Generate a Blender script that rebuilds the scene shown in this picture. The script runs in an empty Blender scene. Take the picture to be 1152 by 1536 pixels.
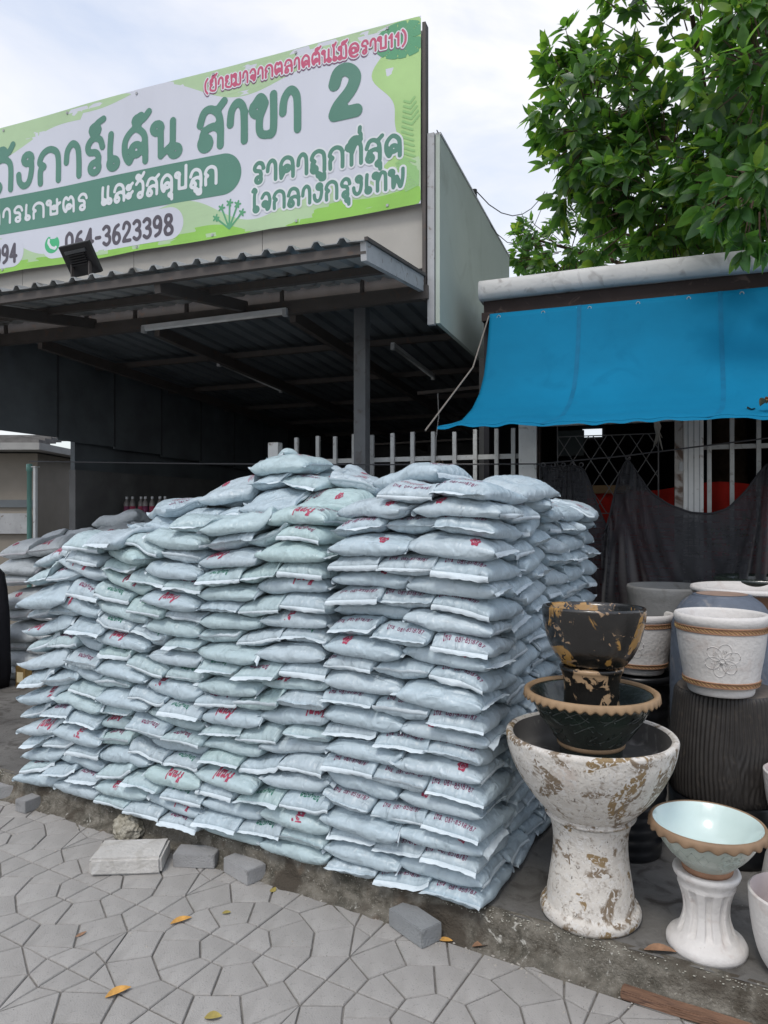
import bpy, math, random
import numpy as np
from mathutils import Vector, Matrix, noise
R = math.radians
random.seed(7)
rng = np.random.default_rng(11)
SC = bpy.context.scene
COL = SC.collection

# ------------------------------------------------------------------ camera, sky, sun, exposure
CAMZ = 1.62
F = 1080.0
cam = bpy.data.cameras.new('camera')
cam_o = bpy.data.objects.new('camera', cam)
COL.objects.link(cam_o)
cam_o.location = (0, 0, CAMZ)
cam_o.rotation_euler = (R(90.106), 0, 0)
cam.sensor_fit = 'VERTICAL'
cam.sensor_height = 24.0
cam.lens = 24.0 * F / 1536.0
cam.clip_start = 0.05
cam.clip_end = 3000
SC.camera = cam_o

SUN_EL, SUN_AZ = 58.0, 208.0          # azimuth clockwise from +Y (north)
world = bpy.data.worlds.new("World")
SC.world = world
world.use_nodes = True
wn = world.node_tree.nodes
wl = world.node_tree.links
bg = wn['Background']
bg.inputs[1].default_value = 0.1
sky = wn.new('ShaderNodeTexSky')
sky.sky_type = 'NISHITA'
sky.sun_disc = False
sky.sun_elevation = R(SUN_EL)
sky.sun_rotation = R(SUN_AZ)
sky.air_density = 1.3
sky.dust_density = 3.0
tc = wn.new('ShaderNodeTexCoord')
mp = wn.new('ShaderNodeMapping')
mp.inputs['Scale'].default_value = (1.0, 1.0, 2.2)
mp.inputs['Location'].default_value = (0.35, 0.2, 0.1)
n1 = wn.new('ShaderNodeTexNoise')
n1.inputs['Scale'].default_value = 2.3
n1.inputs['Detail'].default_value = 7
n1.inputs['Roughness'].default_value = 0.52
n1.inputs['Distortion'].default_value = 0.5
rp = wn.new('ShaderNodeValToRGB')
rp.color_ramp.elements[0].position = 0.40
rp.color_ramp.elements[0].color = (0.42, 0.42, 0.42, 1)
rp.color_ramp.elements[1].position = 0.60
rp.color_ramp.elements[1].color = (1, 1, 1, 1)
n2 = wn.new('ShaderNodeTexNoise')
n2.inputs['Scale'].default_value = 1.4
n2.inputs['Detail'].default_value = 4
cr = wn.new('ShaderNodeValToRGB')
cr.color_ramp.elements[0].position = 0.3
cr.color_ramp.elements[0].color = (6.7, 6.9, 7.5, 1)
cr.color_ramp.elements[1].position = 0.7
cr.color_ramp.elements[1].color = (8.6, 8.6, 8.9, 1)
mx = wn.new('ShaderNodeMixRGB')
wl.new(tc.outputs['Generated'], mp.inputs['Vector'])
wl.new(mp.outputs[0], n1.inputs['Vector'])
wl.new(mp.outputs[0], n2.inputs['Vector'])
wl.new(n1.outputs[0], rp.inputs[0])
wl.new(n2.outputs[0], cr.inputs[0])
wl.new(rp.outputs[0], mx.inputs[0])
hs = wn.new('ShaderNodeMixRGB'); hs.blend_type = 'MULTIPLY'; hs.inputs[0].default_value = 1
hs.inputs[2].default_value = (1.8, 1.88, 1.98, 1)
wl.new(sky.outputs[0], hs.inputs[1])
wl.new(hs.outputs[0], mx.inputs[1])
wl.new(cr.outputs[0], mx.inputs[2])
wl.new(mx.outputs[0], bg.inputs[0])

sun = bpy.data.lights.new('sun', 'SUN')
sun.energy = 1.1
sun.angle = R(14)
sun.color = (1.0, 0.96, 0.9)
sun_o = bpy.data.objects.new('sun', sun)
COL.objects.link(sun_o)
_az = R(SUN_AZ); _el = R(SUN_EL)
_sd = Vector((math.sin(_az) * math.cos(_el), math.cos(_az) * math.cos(_el), math.sin(_el)))
sun_o.rotation_euler = _sd.to_track_quat('Z', 'Y').to_euler()
SC.view_settings.view_transform = 'Standard'
SC.view_settings.look = 'None'
SC.view_settings.gamma = 1
SC.view_settings.use_curve_mapping = False
SC.view_settings.exposure = 0.35

# ------------------------------------------------------------------ frames
B_R = Vector((0.9367, -0.350, 0))      # building, to the right
B_D = Vector((0.350, 0.9367, 0))       # building, inwards
K_L = Vector((-0.873, 0.488, 0)).normalized()   # kerb, to the left
K_D = Vector((0.488, 0.873, 0)).normalized()    # kerb, inwards
PLAT = 0.12
UP = Vector((0, 0, 1))


def P(u, v, z=0.0):
    Y = F * (CAMZ - z) / (v - 770.0)
    return Vector(((u - 576.0) * Y / F, Y, z))


def at(u, v, Y):
    return Vector(((u - 576.0) * Y / F, Y, CAMZ - (v - 770.0) * Y / F))


SR = Vector((0.30, 5.0, 0))            # right end of the shop front line


def shop(l, t, z):                     # l along the front (right +), t inwards
    p = SR + B_R * l + B_D * t
    return Vector((p.x, p.y, z))


def shop_l(u, t=0.0):
    k = (u - 576.0) / F
    o = SR + B_D * t
    return (o.y * k - o.x) / (B_R.x - B_R.y * k)


def shop_uv(u, v, t=0.0):
    l = shop_l(u, t)
    Y = (SR + B_R * l + B_D * t).y
    return l, CAMZ - (v - 770.0) * Y / F


GP = Vector((1.03, 5.2, 0))


def gate(q, t, z):
    p = GP + B_R * q + B_D * t
    return Vector((p.x, p.y, z))


def gate_q(u, t=0.0):
    k = (u - 576.0) / F
    o = GP + B_D * t
    return (o.y * k - o.x) / (B_R.x - B_R.y * k)


def gate_uv(u, v, t=0.0):
    q = gate_q(u, t)
    Y = (GP + B_R * q + B_D * t).y
    return q, CAMZ - (v - 770.0) * Y / F


def kerb(s, d, z):                     # s to the left along the kerb from the stack's front corner
    p = Vector((0.40, 2.71, 0)) + K_L * s + K_D * d
    return Vector((p.x, p.y, z))


# ------------------------------------------------------------------ materials
MATS = {}


def mat(name, col, rough=0.7, spec=0.4, metal=0.0, noise_amt=0.15, nscale=8.0, col2=None,
        bump=0.0, bscale=40.0, fine=None, stretch=None, coat=0.0, thr=None, sheen=0.0):
    if name in MATS:
        return MATS[name]
    m = bpy.data.materials.new(name)
    m.use_nodes = True
    nt = m.node_tree
    N, L = nt.nodes, nt.links
    b = N['Principled BSDF']
    b.inputs['Roughness'].default_value = rough
    b.inputs['Specular IOR Level'].default_value = spec
    b.inputs['Metallic'].default_value = metal
    b.inputs['Coat Weight'].default_value = coat
    t = N.new('ShaderNodeTexCoord')
    src = t.outputs['Object']
    if stretch:
        mpn = N.new('ShaderNodeMapping')
        mpn.inputs['Scale'].default_value = stretch
        L.new(src, mpn.inputs[0])
        src = mpn.outputs[0]
    nz = N.new('ShaderNodeTexNoise')
    nz.inputs['Scale'].default_value = nscale
    nz.inputs['Detail'].default_value = 6
    nz.inputs['Roughness'].default_value = 0.6
    L.new(src, nz.inputs['Vector'])
    ramp = N.new('ShaderNodeValToRGB')
    c1 = [max(0, c * (1 - noise_amt)) for c in col]
    c2 = [min(1, c * (1 + noise_amt)) for c in col] if col2 is None else list(col2)
    if col2 is not None:
        c1 = list(col)
    lo, hi = (0.3, 0.7) if thr is None else thr
    ramp.color_ramp.elements[0].position = lo
    ramp.color_ramp.elements[1].position = hi
    ramp.color_ramp.elements[0].color = (*c1, 1)
    ramp.color_ramp.elements[1].color = (*c2, 1)
    L.new(nz.outputs[0], ramp.inputs[0])
    out = ramp.outputs[0]
    if fine:                           # a second speckle layer: (colour, scale, lo, hi)
        for fc, fs, f0, f1 in (fine if isinstance(fine, list) else [fine]):
            nf = N.new('ShaderNodeTexNoise')
            nf.inputs['Scale'].default_value = fs
            nf.inputs['Detail'].default_value = 5
            nf.inputs['Distortion'].default_value = 1.2
            L.new(src, nf.inputs['Vector'])
            rf = N.new('ShaderNodeValToRGB')
            rf.color_ramp.elements[0].position = f0
            rf.color_ramp.elements[1].position = f1
            rf.color_ramp.elements[0].color = (0, 0, 0, 1)
            rf.color_ramp.elements[1].color = (1, 1, 1, 1)
            L.new(nf.outputs[0], rf.inputs[0])
            mm = N.new('ShaderNodeMixRGB')
            mm.inputs[2].default_value = (*fc, 1)
            L.new(rf.outputs[0], mm.inputs[0])
            L.new(out, mm.inputs[1])
            out = mm.outputs[0]
    L.new(out, b.inputs['Base Color'])
    if bump:
        bn = N.new('ShaderNodeTexNoise')
        bn.inputs['Scale'].default_value = bscale
        bn.inputs['Detail'].default_value = 7
        L.new(src, bn.inputs['Vector'])
        bp = N.new('ShaderNodeBump')
        bp.inputs['Strength'].default_value = min(1.0, bump)
        bp.inputs['Distance'].default_value = 0.01
        L.new(bn.outputs[0], bp.inputs['Height'])
        L.new(bp.outputs[0], b.inputs['Normal'])
    MATS[name] = m
    return m


def flat(name, col, rough=0.6, spec=0.3):
    return mat(name, col, rough, spec, noise_amt=0.05, nscale=3)


# ------------------------------------------------------------------ mesh builders
class MB:
    def __init__(s):
        s.v = []
        s.f = []

    def add(s, vs, fs):
        n = len(s.v)
        s.v += [tuple(v) for v in vs]
        s.f += [tuple(i + n for i in f) for f in fs]
        return s

    def box(s, o, ax, ay, az, x0, x1, y0, y1, z0, z1):
        """box spanned by axes ax, ay, az from origin o"""
        o = Vector(o)
        vs = [o + ax * x + ay * y + az * z for z in (z0, z1) for y in (y0, y1) for x in (x0, x1)]
        return s.add(vs, [(0, 2, 3, 1), (4, 5, 7, 6), (0, 1, 5, 4), (2, 6, 7, 3), (0, 4, 6, 2), (1, 3, 7, 5)])

    def tube(s, pts, r, n=6, cap=True):
        pts = [Vector(p) for p in pts]
        rs = r if isinstance(r, (list, tuple)) else [r] * len(pts)
        rings = []
        up = Vector((0, 0, 1))
        for i, p in enumerate(pts):
            d = (pts[min(i + 1, len(pts) - 1)] - pts[max(i - 1, 0)]).normalized()
            a = d.cross(up if abs(d.z) < 0.95 else Vector((1, 0, 0))).normalized()
            b = d.cross(a)
            rings.append([p + (a * math.cos(t * 2 * math.pi / n) + b * math.sin(t * 2 * math.pi / n)) * rs[i] for t in range(n)])
        vs = [v for ring in rings for v in ring]
        fs = []
        for i in range(len(pts) - 1):
            for j in range(n):
                k = (j + 1) % n
                fs.append((i * n + j, i * n + k, (i + 1) * n + k, (i + 1) * n + j))
        if cap:
            fs.append(tuple(range(n)))
            fs.append(tuple(reversed(range((len(pts) - 1) * n, len(pts) * n))))
        return s.add(vs, fs)

    def lathe(s, prof, n=48, o=(0, 0, 0), fn=None):
        vs = []
        for k, (r, z) in enumerate(prof):
            for j in range(n):
                a = 2 * math.pi * j / n
                rr, zz = (r, z) if fn is None else fn(k, r, z, a)
                vs.append((o[0] + rr * math.cos(a), o[1] + rr * math.sin(a), o[2] + zz))
        fs = []
        for k in range(len(prof) - 1):
            for j in range(n):
                j2 = (j + 1) % n
                fs.append((k * n + j, k * n + j2, (k + 1) * n + j2, (k + 1) * n + j))
        return s.add(vs, fs)

    def mesh(s, name, m=None, smooth=False):
        me = bpy.data.meshes.new(name)
        me.from_pydata(s.v, [], s.f)
        if m:
            me.materials.append(m)
        if smooth:
            me.polygons.foreach_set('use_smooth', [True] * len(me.polygons))
        me.update()
        return me

    def obj(s, name, m=None, parent=None, smooth=False, bevel=0.0, loc=None):
        return link(name, s.mesh(name, m, smooth), parent, bevel, loc)


def link(name, me, parent=None, bevel=0.0, loc=None):
    o = bpy.data.objects.new(name, me)
    COL.objects.link(o)
    if parent:
        o.parent = parent
    if loc is not None:
        o.location = loc
    if bevel:
        b = o.modifiers.new('bevel', 'BEVEL')
        b.width = bevel
        b.segments = 2
        b.limit_method = 'ANGLE'
    return o


def tag(o, label=None, cat=None, group=None, kind=None):
    if label: o['label'] = label
    if cat: o['category'] = cat
    if group: o['group'] = group
    if kind: o['kind'] = kind
    return o


def empty(name, loc, label, cat, group=None, rz=0.0):
    o = bpy.data.objects.new(name, None)
    o.empty_display_size = 0.1
    COL.objects.link(o)
    o.location = loc
    o.rotation_euler = (0, 0, rz)
    return tag(o, label, cat, group)


def fast_mesh(name, V, Fq, m, smooth=True):
    """V (n,3) array, Fq (k,4) int array"""
    me = bpy.data.meshes.new(name)
    me.vertices.add(len(V))
    me.vertices.foreach_set('co', np.asarray(V, dtype=np.float32).ravel())
    k = len(Fq)
    me.loops.add(4 * k)
    me.loops.foreach_set('vertex_index', np.asarray(Fq, dtype=np.int32).ravel())
    me.polygons.add(k)
    me.polygons.foreach_set('loop_start', np.arange(0, 4 * k, 4, dtype=np.int32))
    me.polygons.foreach_set('loop_total', np.full(k, 4, dtype=np.int32))
    if smooth:
        me.polygons.foreach_set('use_smooth', np.ones(k, dtype=bool))
    if m:
        me.materials.append(m)
    me.update(calc_edges=True)
    return me


# ------------------------------------------------------------------ lettering: round pen strokes, drawn by hand
def _loop(cx, cy, r, n=10):
    r = r * 1.25
    return [(cx + r * math.cos(2 * math.pi * i / n), cy + r * math.sin(2 * math.pi * i / n)) for i in range(n + 1)]


def _cr(p, n=6):
    if len(p) < 3:
        return p
    out = []
    q = [p[0]] + list(p) + [p[-1]]
    for i in range(1, len(q) - 2):
        for k in range(n):
            t = k / n
            a = [0.5 * ((2 * q[i][d]) + (-q[i - 1][d] + q[i + 1][d]) * t + (2 * q[i - 1][d] - 5 * q[i][d] + 4 * q[i + 1][d] - q[i + 2][d]) * t * t
                        + (-q[i - 1][d] + 3 * q[i][d] - 3 * q[i + 1][d] + q[i + 2][d]) * t ** 3) for d in (0, 1)]
            out.append(tuple(a))
    out.append(tuple(p[-1]))
    return out


LP = _loop
G = {
    'ก': (.84, [[(.1, 0), (.1, .40), (.22, .5), (.07, .64), (.18, .9), (.42, 1), (.66, .88), (.73, .6), (.73, 0)]]),
    'ถ': (.84, [LP(.2, .11, .11), [(.1, .15), (.1, .42), (.22, .5), (.07, .64), (.18, .9), (.42, 1), (.66, .88), (.73, .6), (.73, 0)]]),
    'ภ': (.84, [LP(.05, .11, .11), [(.14, .15), (.1, .42), (.22, .5), (.07, .64), (.18, .9), (.42, 1), (.66, .88), (.73, .6), (.73, 0)]]),
    'ง': (.66, [LP(.40, .85, .12), [(.52, .85), (.54, .5), (.45, .12), (.27, .02), (.12, .16), (.08, .40)]]),
    'า': (.62, [[(.07, .48), (.12, .82), (.3, 1), (.47, .86), (.51, .55), (.51, 0)]]),
    'ร': (.66, [[(.6, .70), (.52, .93), (.3, 1), (.12, .82), (.15, .62), (.38, .56), (.47, .40), (.44, .2)], LP(.33, .12, .12)]),
    'เ': (.40, [[(.13, 1), (.1, .6), (.1, .12)], LP(.2, .12, .11)]),
    'แ': (.78, [[(.13, 1), (.1, .6), (.1, .12)], LP(.2, .12, .11), [(.51, 1), (.48, .6), (.48, .12)], LP(.58, .12, .11)]),
    'ด': (.86, [LP(.44, .38, .12), [(.33, .32), (.22, .06), (.08, .35), (.12, .75), (.4, 1), (.68, .8), (.73, .45), (.73, 0)]]),
    'ต': (.86, [LP(.42, .36, .11), [(.33, .32), (.22, .06), (.08, .35), (.1, .8), (.25, 1), (.4, .84), (.55, 1), (.7, .8), (.73, .45), (.73, 0)]]),
    'น': (.84, [LP(.14, .87, .11), [(.25, .86), (.25, .05)], [(.25, .06), (.58, .30)], [(.62, 1), (.61, .2)], LP(.68, .12, .11)]),
    'ม': (.80, [LP(.14, .87, .11), [(.25, .87), (.25, .15)], LP(.15, .11, .11), [(.24, .08), (.67, .05), (.67, 1)]]),
    'ล': (.82, [LP(.24, .12, .12), [(.13, .16), (.2, .42), (.5, .52), (.71, .40)], [(.07, .62), (.2, .92), (.42, 1), (.65, .85), (.72, .5), (.72, 0)]]),
    'ส': (.86, [LP(.24, .12, .12), [(.13, .16), (.2, .42), (.5, .52), (.71, .40)], [(.07, .62), (.2, .92), (.42, .98), (.65, .82), (.72, .5), (.72, 0)], [(.6, .9), (.84, 1.12)]]),
    'ข': (.80, [LP(.19, .72, .12), [(.10, .8), (.28, 1.0), (.42, .82), (.27, .48), (.28, .12), (.5, .03), (.68, .12), (.69, 1)]]),
    'ค': (.84, [LP(.40, .44, .11), [(.1, .02), (.3, .36)], [(.1, 0), (.07, .6), (.19, .9), (.42, 1), (.66, .86), (.73, .5), (.73, 0)]]),
    'ท': (.84, [LP(.14, .87, .11), [(.25, .86), (.25, 0)], [(.25, .5), (.45, .95), (.62, .98), (.72, .8), (.73, 0)]]),
    'จ': (.70, [[(.08, .75), (.26, .99), (.5, .92), (.6, .55), (.54, .12), (.42, .03), (.38, .25)], LP(.28, .36, .11)]),
    'พ': (.92, [LP(.14, .87, .1), [(.22, .8), (.24, .03), (.44, .62), (.64, .03), (.78, .45), (.8, 1)]]),
    'บ': (.80, [LP(.14, .87, .11), [(.25, .87), (.25, .06)], [(.25, .06), (.67, .06)], [(.67, .06), (.67, 1)]]),
    'ป': (.80, [LP(.14, .87, .11), [(.25, .87), (.25, .06)], [(.25, .06), (.67, .06)], [(.67, .06), (.67, 1.35)]]),
    'ษ': (.90, [LP(.14, .87, .11), [(.25, .87), (.25, .06)], [(.25, .06), (.67, .06)], [(.67, .06), (.67, 1)], LP(.47, .5, .08), [(.55, .52), (.86, .75)]]),
    'ย': (.78, [LP(.22, .88, .1), [(.13, .84), (.1, .62), (.27, .52), (.1, .36), (.16, .08), (.64, .05), (.66, 1)]]),
    'ว': (.64, [[(.08, .8), (.28, .99), (.5, .85), (.54, .4), (.46, .14)], LP(.35, .12, .12)]),
    'อ': (.80, [LP(.24, .62, .1), [(.14, .6), (.1, .3), (.3, .03), (.6, .1), (.7, .5), (.6, .9), (.36, 1), (.12, .88)]]),
    'ณ': (1.0, [LP(.2, .11, .11), [(.1, .15), (.1, .42), (.2, .9), (.42, .9), (.46, .1), (.62, .1)], [(.8, 1), (.8, .2)], LP(.86, .12, .1)]),
    'ะ': (.48, [LP(.14, .70, .1), [(.22, .76), (.4, .92)], LP(.14, .20, .1), [(.22, .26), (.4, .42)]]),
    'โ': (.46, [LP(.25, .12, .11), [(.14, .14), (.15, .9), (.06, 1.25), (.25, 1.38), (.42, 1.28)]]),
    'ใ': (.46, [LP(.25, .12, .11), [(.14, .14), (.14, 1.0), (.24, 1.22), (.12, 1.36), (.02, 1.24)]]),
    'ไ': (.46, [LP(.25, .12, .11), [(.14, .14), (.14, 1.0), (.05, 1.28), (.22, 1.24), (.32, 1.42)]]),
    'ั': (0, [LP(-.44, 1.22, .09), [(-.40, 1.13), (-.2, 1.2), (-.05, 1.42)]]),
    '้': (0, [LP(-.38, 1.22, .08), [(-.40, 1.30), (-.26, 1.36), (-.2, 1.24), (-.02, 1.42)]]),
    '่': (0, [[(-.18, 1.2), (-.16, 1.42)]]),
    'ี': (0, [[(-.66, 1.14), (-.5, 1.28), (-.3, 1.28), (-.12, 1.14), (-.66, 1.14)], [(-.12, 1.14), (-.12, 1.4)]]),
    '์': (0, [LP(-.3, 1.24, .1), [(-.3, 1.34), (-.2, 1.44), (-.02, 1.52)]]),
    'ุ': (0, [LP(-.22, -.2, .07), [(-.12, -.2), (-.12, -.46)]]),
    'ู': (0, [LP(-.40, -.2, .06), [(-.32, -.22), (-.32, -.42), (-.12, -.42), (-.12, -.16)]]),
    '0': (.74, [[(.35, 1), (.13, .8), (.1, .45), (.16, .12), (.35, 0), (.54, .12), (.62, .5), (.56, .85), (.35, 1)]]),
    '1': (.46, [[(.08, .75), (.28, 1)], [(.28, 1), (.28, 0)]]),
    '2': (.74, [[(.1, .72), (.2, .97), (.42, 1), (.6, .8), (.5, .52), (.2, .22), (.1, .03)], [(.1, .03), (.64, .03)]]),
    '3': (.70, [[(.1, .88), (.3, 1), (.54, .9), (.54, .65), (.3, .52)], [(.3, .52), (.56, .44), (.58, .15), (.34, 0), (.1, .12)]]),
    '4': (.76, [[(.48, 1), (.08, .32)], [(.08, .32), (.66, .32)], [(.48, 1), (.48, 0)]]),
    '5': (.70, [[(.56, 1), (.18, 1)], [(.18, 1), (.14, .56)], [(.14, .56), (.4, .62), (.58, .4), (.5, .08), (.28, 0), (.1, .12)]]),
    '6': (.72, [[(.52, .96), (.26, .82), (.1, .4), (.18, .06), (.42, 0), (.6, .2), (.52, .48), (.3, .52), (.12, .34)]]),
    '7': (.66, [[(.08, 1), (.56, 1)], [(.56, 1), (.3, .5), (.22, 0)]]),
    '8': (.72, [[(.35, .53), (.14, .7), (.2, .95), (.36, 1), (.54, .93), (.56, .7), (.35, .53), (.1, .3), (.16, .05), (.36, 0), (.58, .08), (.6, .32), (.35, .53)]]),
    '9': (.72, [[(.56, .66), (.42, .48), (.16, .52), (.1, .8), (.3, 1), (.52, .92), (.6, .6), (.5, .18), (.2, .02)]]),
    '-': (.50, [[(.08, .46), (.4, .46)]]),
    '(': (.40, [[(.32, 1.15), (.1, .8), (.1, .2), (.32, -.15)]]),
    ')': (.40, [[(.08, 1.15), (.3, .8), (.3, .2), (.08, -.15)]]),
    '.': (.26, [[(.1, .02), (.1, .04)]]),
    '@': (1.0, [LP(.45, .45, .17), [(.62, .6), (.64, .3), (.84, .35), (.86, .7), (.6, .98), (.25, .9), (.08, .5), (.2, .08), (.55, -.08), (.8, .02)]]),
    ' ': (.5, []),
}
ABOVE = 'ัี'
TONE = '้่์'


def strokes(text, gap=0.10):
    segs = []
    x = 0.0
    prev = ''
    for ch in text:
        w, st = G[ch]
        dy = 0.32 if (ch in TONE and prev in ABOVE) else 0.0
        if ch in '้่ัี์' and prev == 'ป':
            dy += 0.1
        for p in st:
            c = p if (len(p) == 11 and p[0] == p[-1]) else _cr(p)
            for a, b in zip(c[:-1], c[1:]):
                segs.append((x + a[0] - (gap if w == 0 else 0), a[1] + dy, x + b[0] - (gap if w == 0 else 0), b[1] + dy))
        x += w + (gap if w else 0)
        prev = ch
    return np.array(segs), x


def ink(segs, pen, cell, shapefn=None, bounds=None):
    """union of round strokes as one clean flat mesh: list of (x,y) verts and faces (run-merged marching squares)"""
    if segs is not None:
        x0, x1 = segs[:, [0, 2]].min() - pen - cell * 2, segs[:, [0, 2]].max() + pen + cell * 2
        y0, y1 = segs[:, [1, 3]].min() - pen - cell * 2, segs[:, [1, 3]].max() + pen + cell * 2
    else:
        x0, x1, y0, y1 = bounds
    nx, ny = int((x1 - x0) / cell) + 2, int((y1 - y0) / cell) + 2
    X = x0 + np.arange(nx) * cell
    Y = y0 + np.arange(ny) * cell
    if segs is not None:
        D = np.full((nx, ny), 9.0)
        for ax, ay, bx, by in segs:
            i0 = max(0, int((min(ax, bx) - pen - 2 * cell - x0) / cell)); i1 = min(nx, int((max(ax, bx) + pen + 2 * cell - x0) / cell) + 2)
            j0 = max(0, int((min(ay, by) - pen - 2 * cell - y0) / cell)); j1 = min(ny, int((max(ay, by) + pen + 2 * cell - y0) / cell) + 2)
            gx = X[i0:i1, None]; gy = Y[None, j0:j1]
            dx, dy = bx - ax, by - ay
            ll = dx * dx + dy * dy + 1e-9
            t = np.clip(((gx - ax) * dx + (gy - ay) * dy) / ll, 0, 1)
            d = np.hypot(gx - ax - t * dx, gy - ay - t * dy)
            D[i0:i1, j0:j1] = np.minimum(D[i0:i1, j0:j1], d)
        S = pen - D
    else:
        S = shapefn(X[:, None], Y[None, :]) + np.zeros((nx, ny))
    S = np.where(np.abs(S) < 1e-7, 1e-7, S)
    V, Fc, idx = [], [], {}

    def vid(key, x, y):
        if key not in idx:
            idx[key] = len(V)
            V.append((x, y))
        return idx[key]
    ins = S > 0
    cnt = ins[:-1, :-1].astype(int) + ins[1:, :-1] + ins[:-1, 1:] + ins[1:, 1:]
    for j in range(ny - 1):
        i = 0
        row = cnt[:, j]
        act = np.nonzero(row)[0]
        if len(act) == 0:
            continue
        i = act[0]
        last = act[-1]
        while i <= last:
            c = row[i]
            if c == 0:
                i += 1
                continue
            if c == 4:
                k = i
                lim = i + 8
                while k + 1 <= last and row[k + 1] == 4 and k + 1 < lim:
                    k += 1
                Fc.append((vid((i, j), X[i], Y[j]), vid((k + 1, j), X[k + 1], Y[j]), vid((k + 1, j + 1), X[k + 1], Y[j + 1]), vid((i, j + 1), X[i], Y[j + 1])))
                i = k + 1
                continue
            cs = [(i, j), (i + 1, j), (i + 1, j + 1), (i, j + 1)]
            poly = []
            for a in range(4):
                A, Bc = cs[a], cs[(a + 1) % 4]
                sa, sb = S[A], S[Bc]
                if sa > 0:
                    poly.append(vid(A, X[A[0]], Y[A[1]]))
                if (sa > 0) != (sb > 0):
                    t = sa / (sa - sb)
                    key = (min(A, Bc), max(A, Bc), 'e')
                    poly.append(vid(key, X[A[0]] + t * (X[Bc[0]] - X[A[0]]), Y[A[1]] + t * (Y[Bc[1]] - Y[A[1]])))
            if len(poly) >= 3:
                Fc.append(tuple(poly))
            i += 1
    return V, Fc


def blend_dist(cx, cy, r):
    return lambda X, Y: r - np.hypot(X - cx, Y - cy)

# ================================================================== GROUND
# ---- soil bed under the paving, reaching the horizon
m_soil = mat('joint_sand', (0.19, 0.18, 0.167), 0.95, 0.1, noise_amt=.3, nscale=30, bump=.5, bscale=200)
g = MB().add([(-600, -600, -0.0075), (600, -600, -0.0075), (600, 900, -0.0075), (-600, 900, -0.0075)], [(0, 1, 2, 3)])
tag(g.obj('ground', m_soil), kind='structure')

# ---- stamped paving: circles of wedge stones laid on a square grid of tiles
m_pave = [mat('paving_concrete_%d' % i, c, 0.88, 0.25, noise_amt=.10, nscale=5, bump=.35, bscale=160,
              fine=[((0.18, 0.172, 0.158), 2.6, .46, .74), ((.24, .24, .235), 190, .60, .74), ((.09, .088, .085), 120, .64, .74)])
          for i, c in enumerate([(0.312, 0.300, 0.284), (0.298, 0.287, 0.272), (0.328, 0.316, 0.300)])]
T_ = .415
QS = [
    [(0, 0), (.129, 0), (.129, .0536), (.0536, .129), (0, .129)],
    [(.129, 0), (.29, 0), (.29, .078), (.262, .128), (.129, .0536)],
    [(.129, .0536), (.262, .128), (.212, .212), (.128, .262), (.0536, .129)],
    [(0, .129), (.0536, .129), (.128, .262), (.078, .29), (0, .29)],
    [(.29, 0), (T_, 0), (T_, .15), (.29, .078)],
    [(.29, .078), (T_, .15), (.325, .325), (.212, .212), (.262, .128)],
    [(.078, .29), (.128, .262), (.212, .212), (.325, .325), (.15, T_)],
    [(0, .29), (.078, .29), (.15, T_), (0, T_)],
    [(T_, .15), (T_, .30), (.325, .325)],
    [(.325, .325), (T_, .30), (T_, T_), (.30, T_)],
    [(.325, .325), (.30, T_), (.15, T_)],
]


def inset(poly, e):
    n = len(poly)
    out = []
    for i in range(n):
        p0, p1, p2 = Vector(poly[i - 1]), Vector(poly[i]), Vector(poly[(i + 1) % n])
        a = (p1 - p0).normalized(); b = (p2 - p1).normalized()
        na = Vector((-a.y, a.x)); nb = Vector((-b.y, b.x))
        k = (na + nb)
        d = k.dot(k) / 2
        out.append(p1 + k * (e / max(d, .35)))
    return out


def stone_geo(poly, x0=0.0028):
    c = sum((Vector(p) for p in poly), Vector((0, 0))) / len(poly)
    a = inset(poly, x0); b = inset(poly, x0 + .0028)
    n = len(poly)
    vs = [(p.x - c.x, p.y - c.y, -.02) for p in a] + [(p.x - c.x, p.y - c.y, -.0045) for p in a] + [(p.x - c.x, p.y - c.y, 0) for p in b]
    fs = [tuple(range(2 * n, 3 * n))]
    for r in (0, 1):
        for i in range(n):
            j = (i + 1) % n
            fs.append((r * n + i, r * n + j, (r + 1) * n + j, (r + 1) * n + i))
    return c, vs, fs


STONES = []
for sx in (1, -1):
    for sy in (1, -1):
        for q in QS:
            pl = [(sx * x, sy * y) for x, y in q]
            if sx * sy < 0:
                pl.reverse()
            STONES.append(stone_geo(pl))
ang_p = math.atan2(-.2125, .362)
PX = Vector((math.cos(ang_p), math.sin(ang_p))); PY = Vector((-PX.y, PX.x))
PC = Vector((-.5587, 2.7155))
KF = Vector((0.40, 2.71)); KL2 = Vector((K_L.x, K_L.y)); KD2 = Vector((K_D.x, K_D.y))
pavement = empty('pavement', (0, 0, 0), None, None)
tag(pavement, kind='structure')
cands = []
for i in range(-14, 12):
    for j in range(-12, 12):
        for k, (c, vs, fs) in enumerate(STONES):
            w = PC + PX * (c.x + i * 2 * T_) + PY * (c.y + j * 2 * T_)
            dk = (w - KF).dot(KD2)
            if dk > -.035 or w.y < -6 or w.length > 9:
                continue
            Y = w.y
            vis = False
            if Y > .8:
                u = 576 + F * w.x / Y; v = 770 + F * CAMZ / Y
                vis = -70 < u < 1222 and v < 1600
            cands.append((0 if vis else 1, w.length, k, w))
cands.sort(key=lambda t: (t[0], t[1]))
sm = {}
rest = MB()
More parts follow.
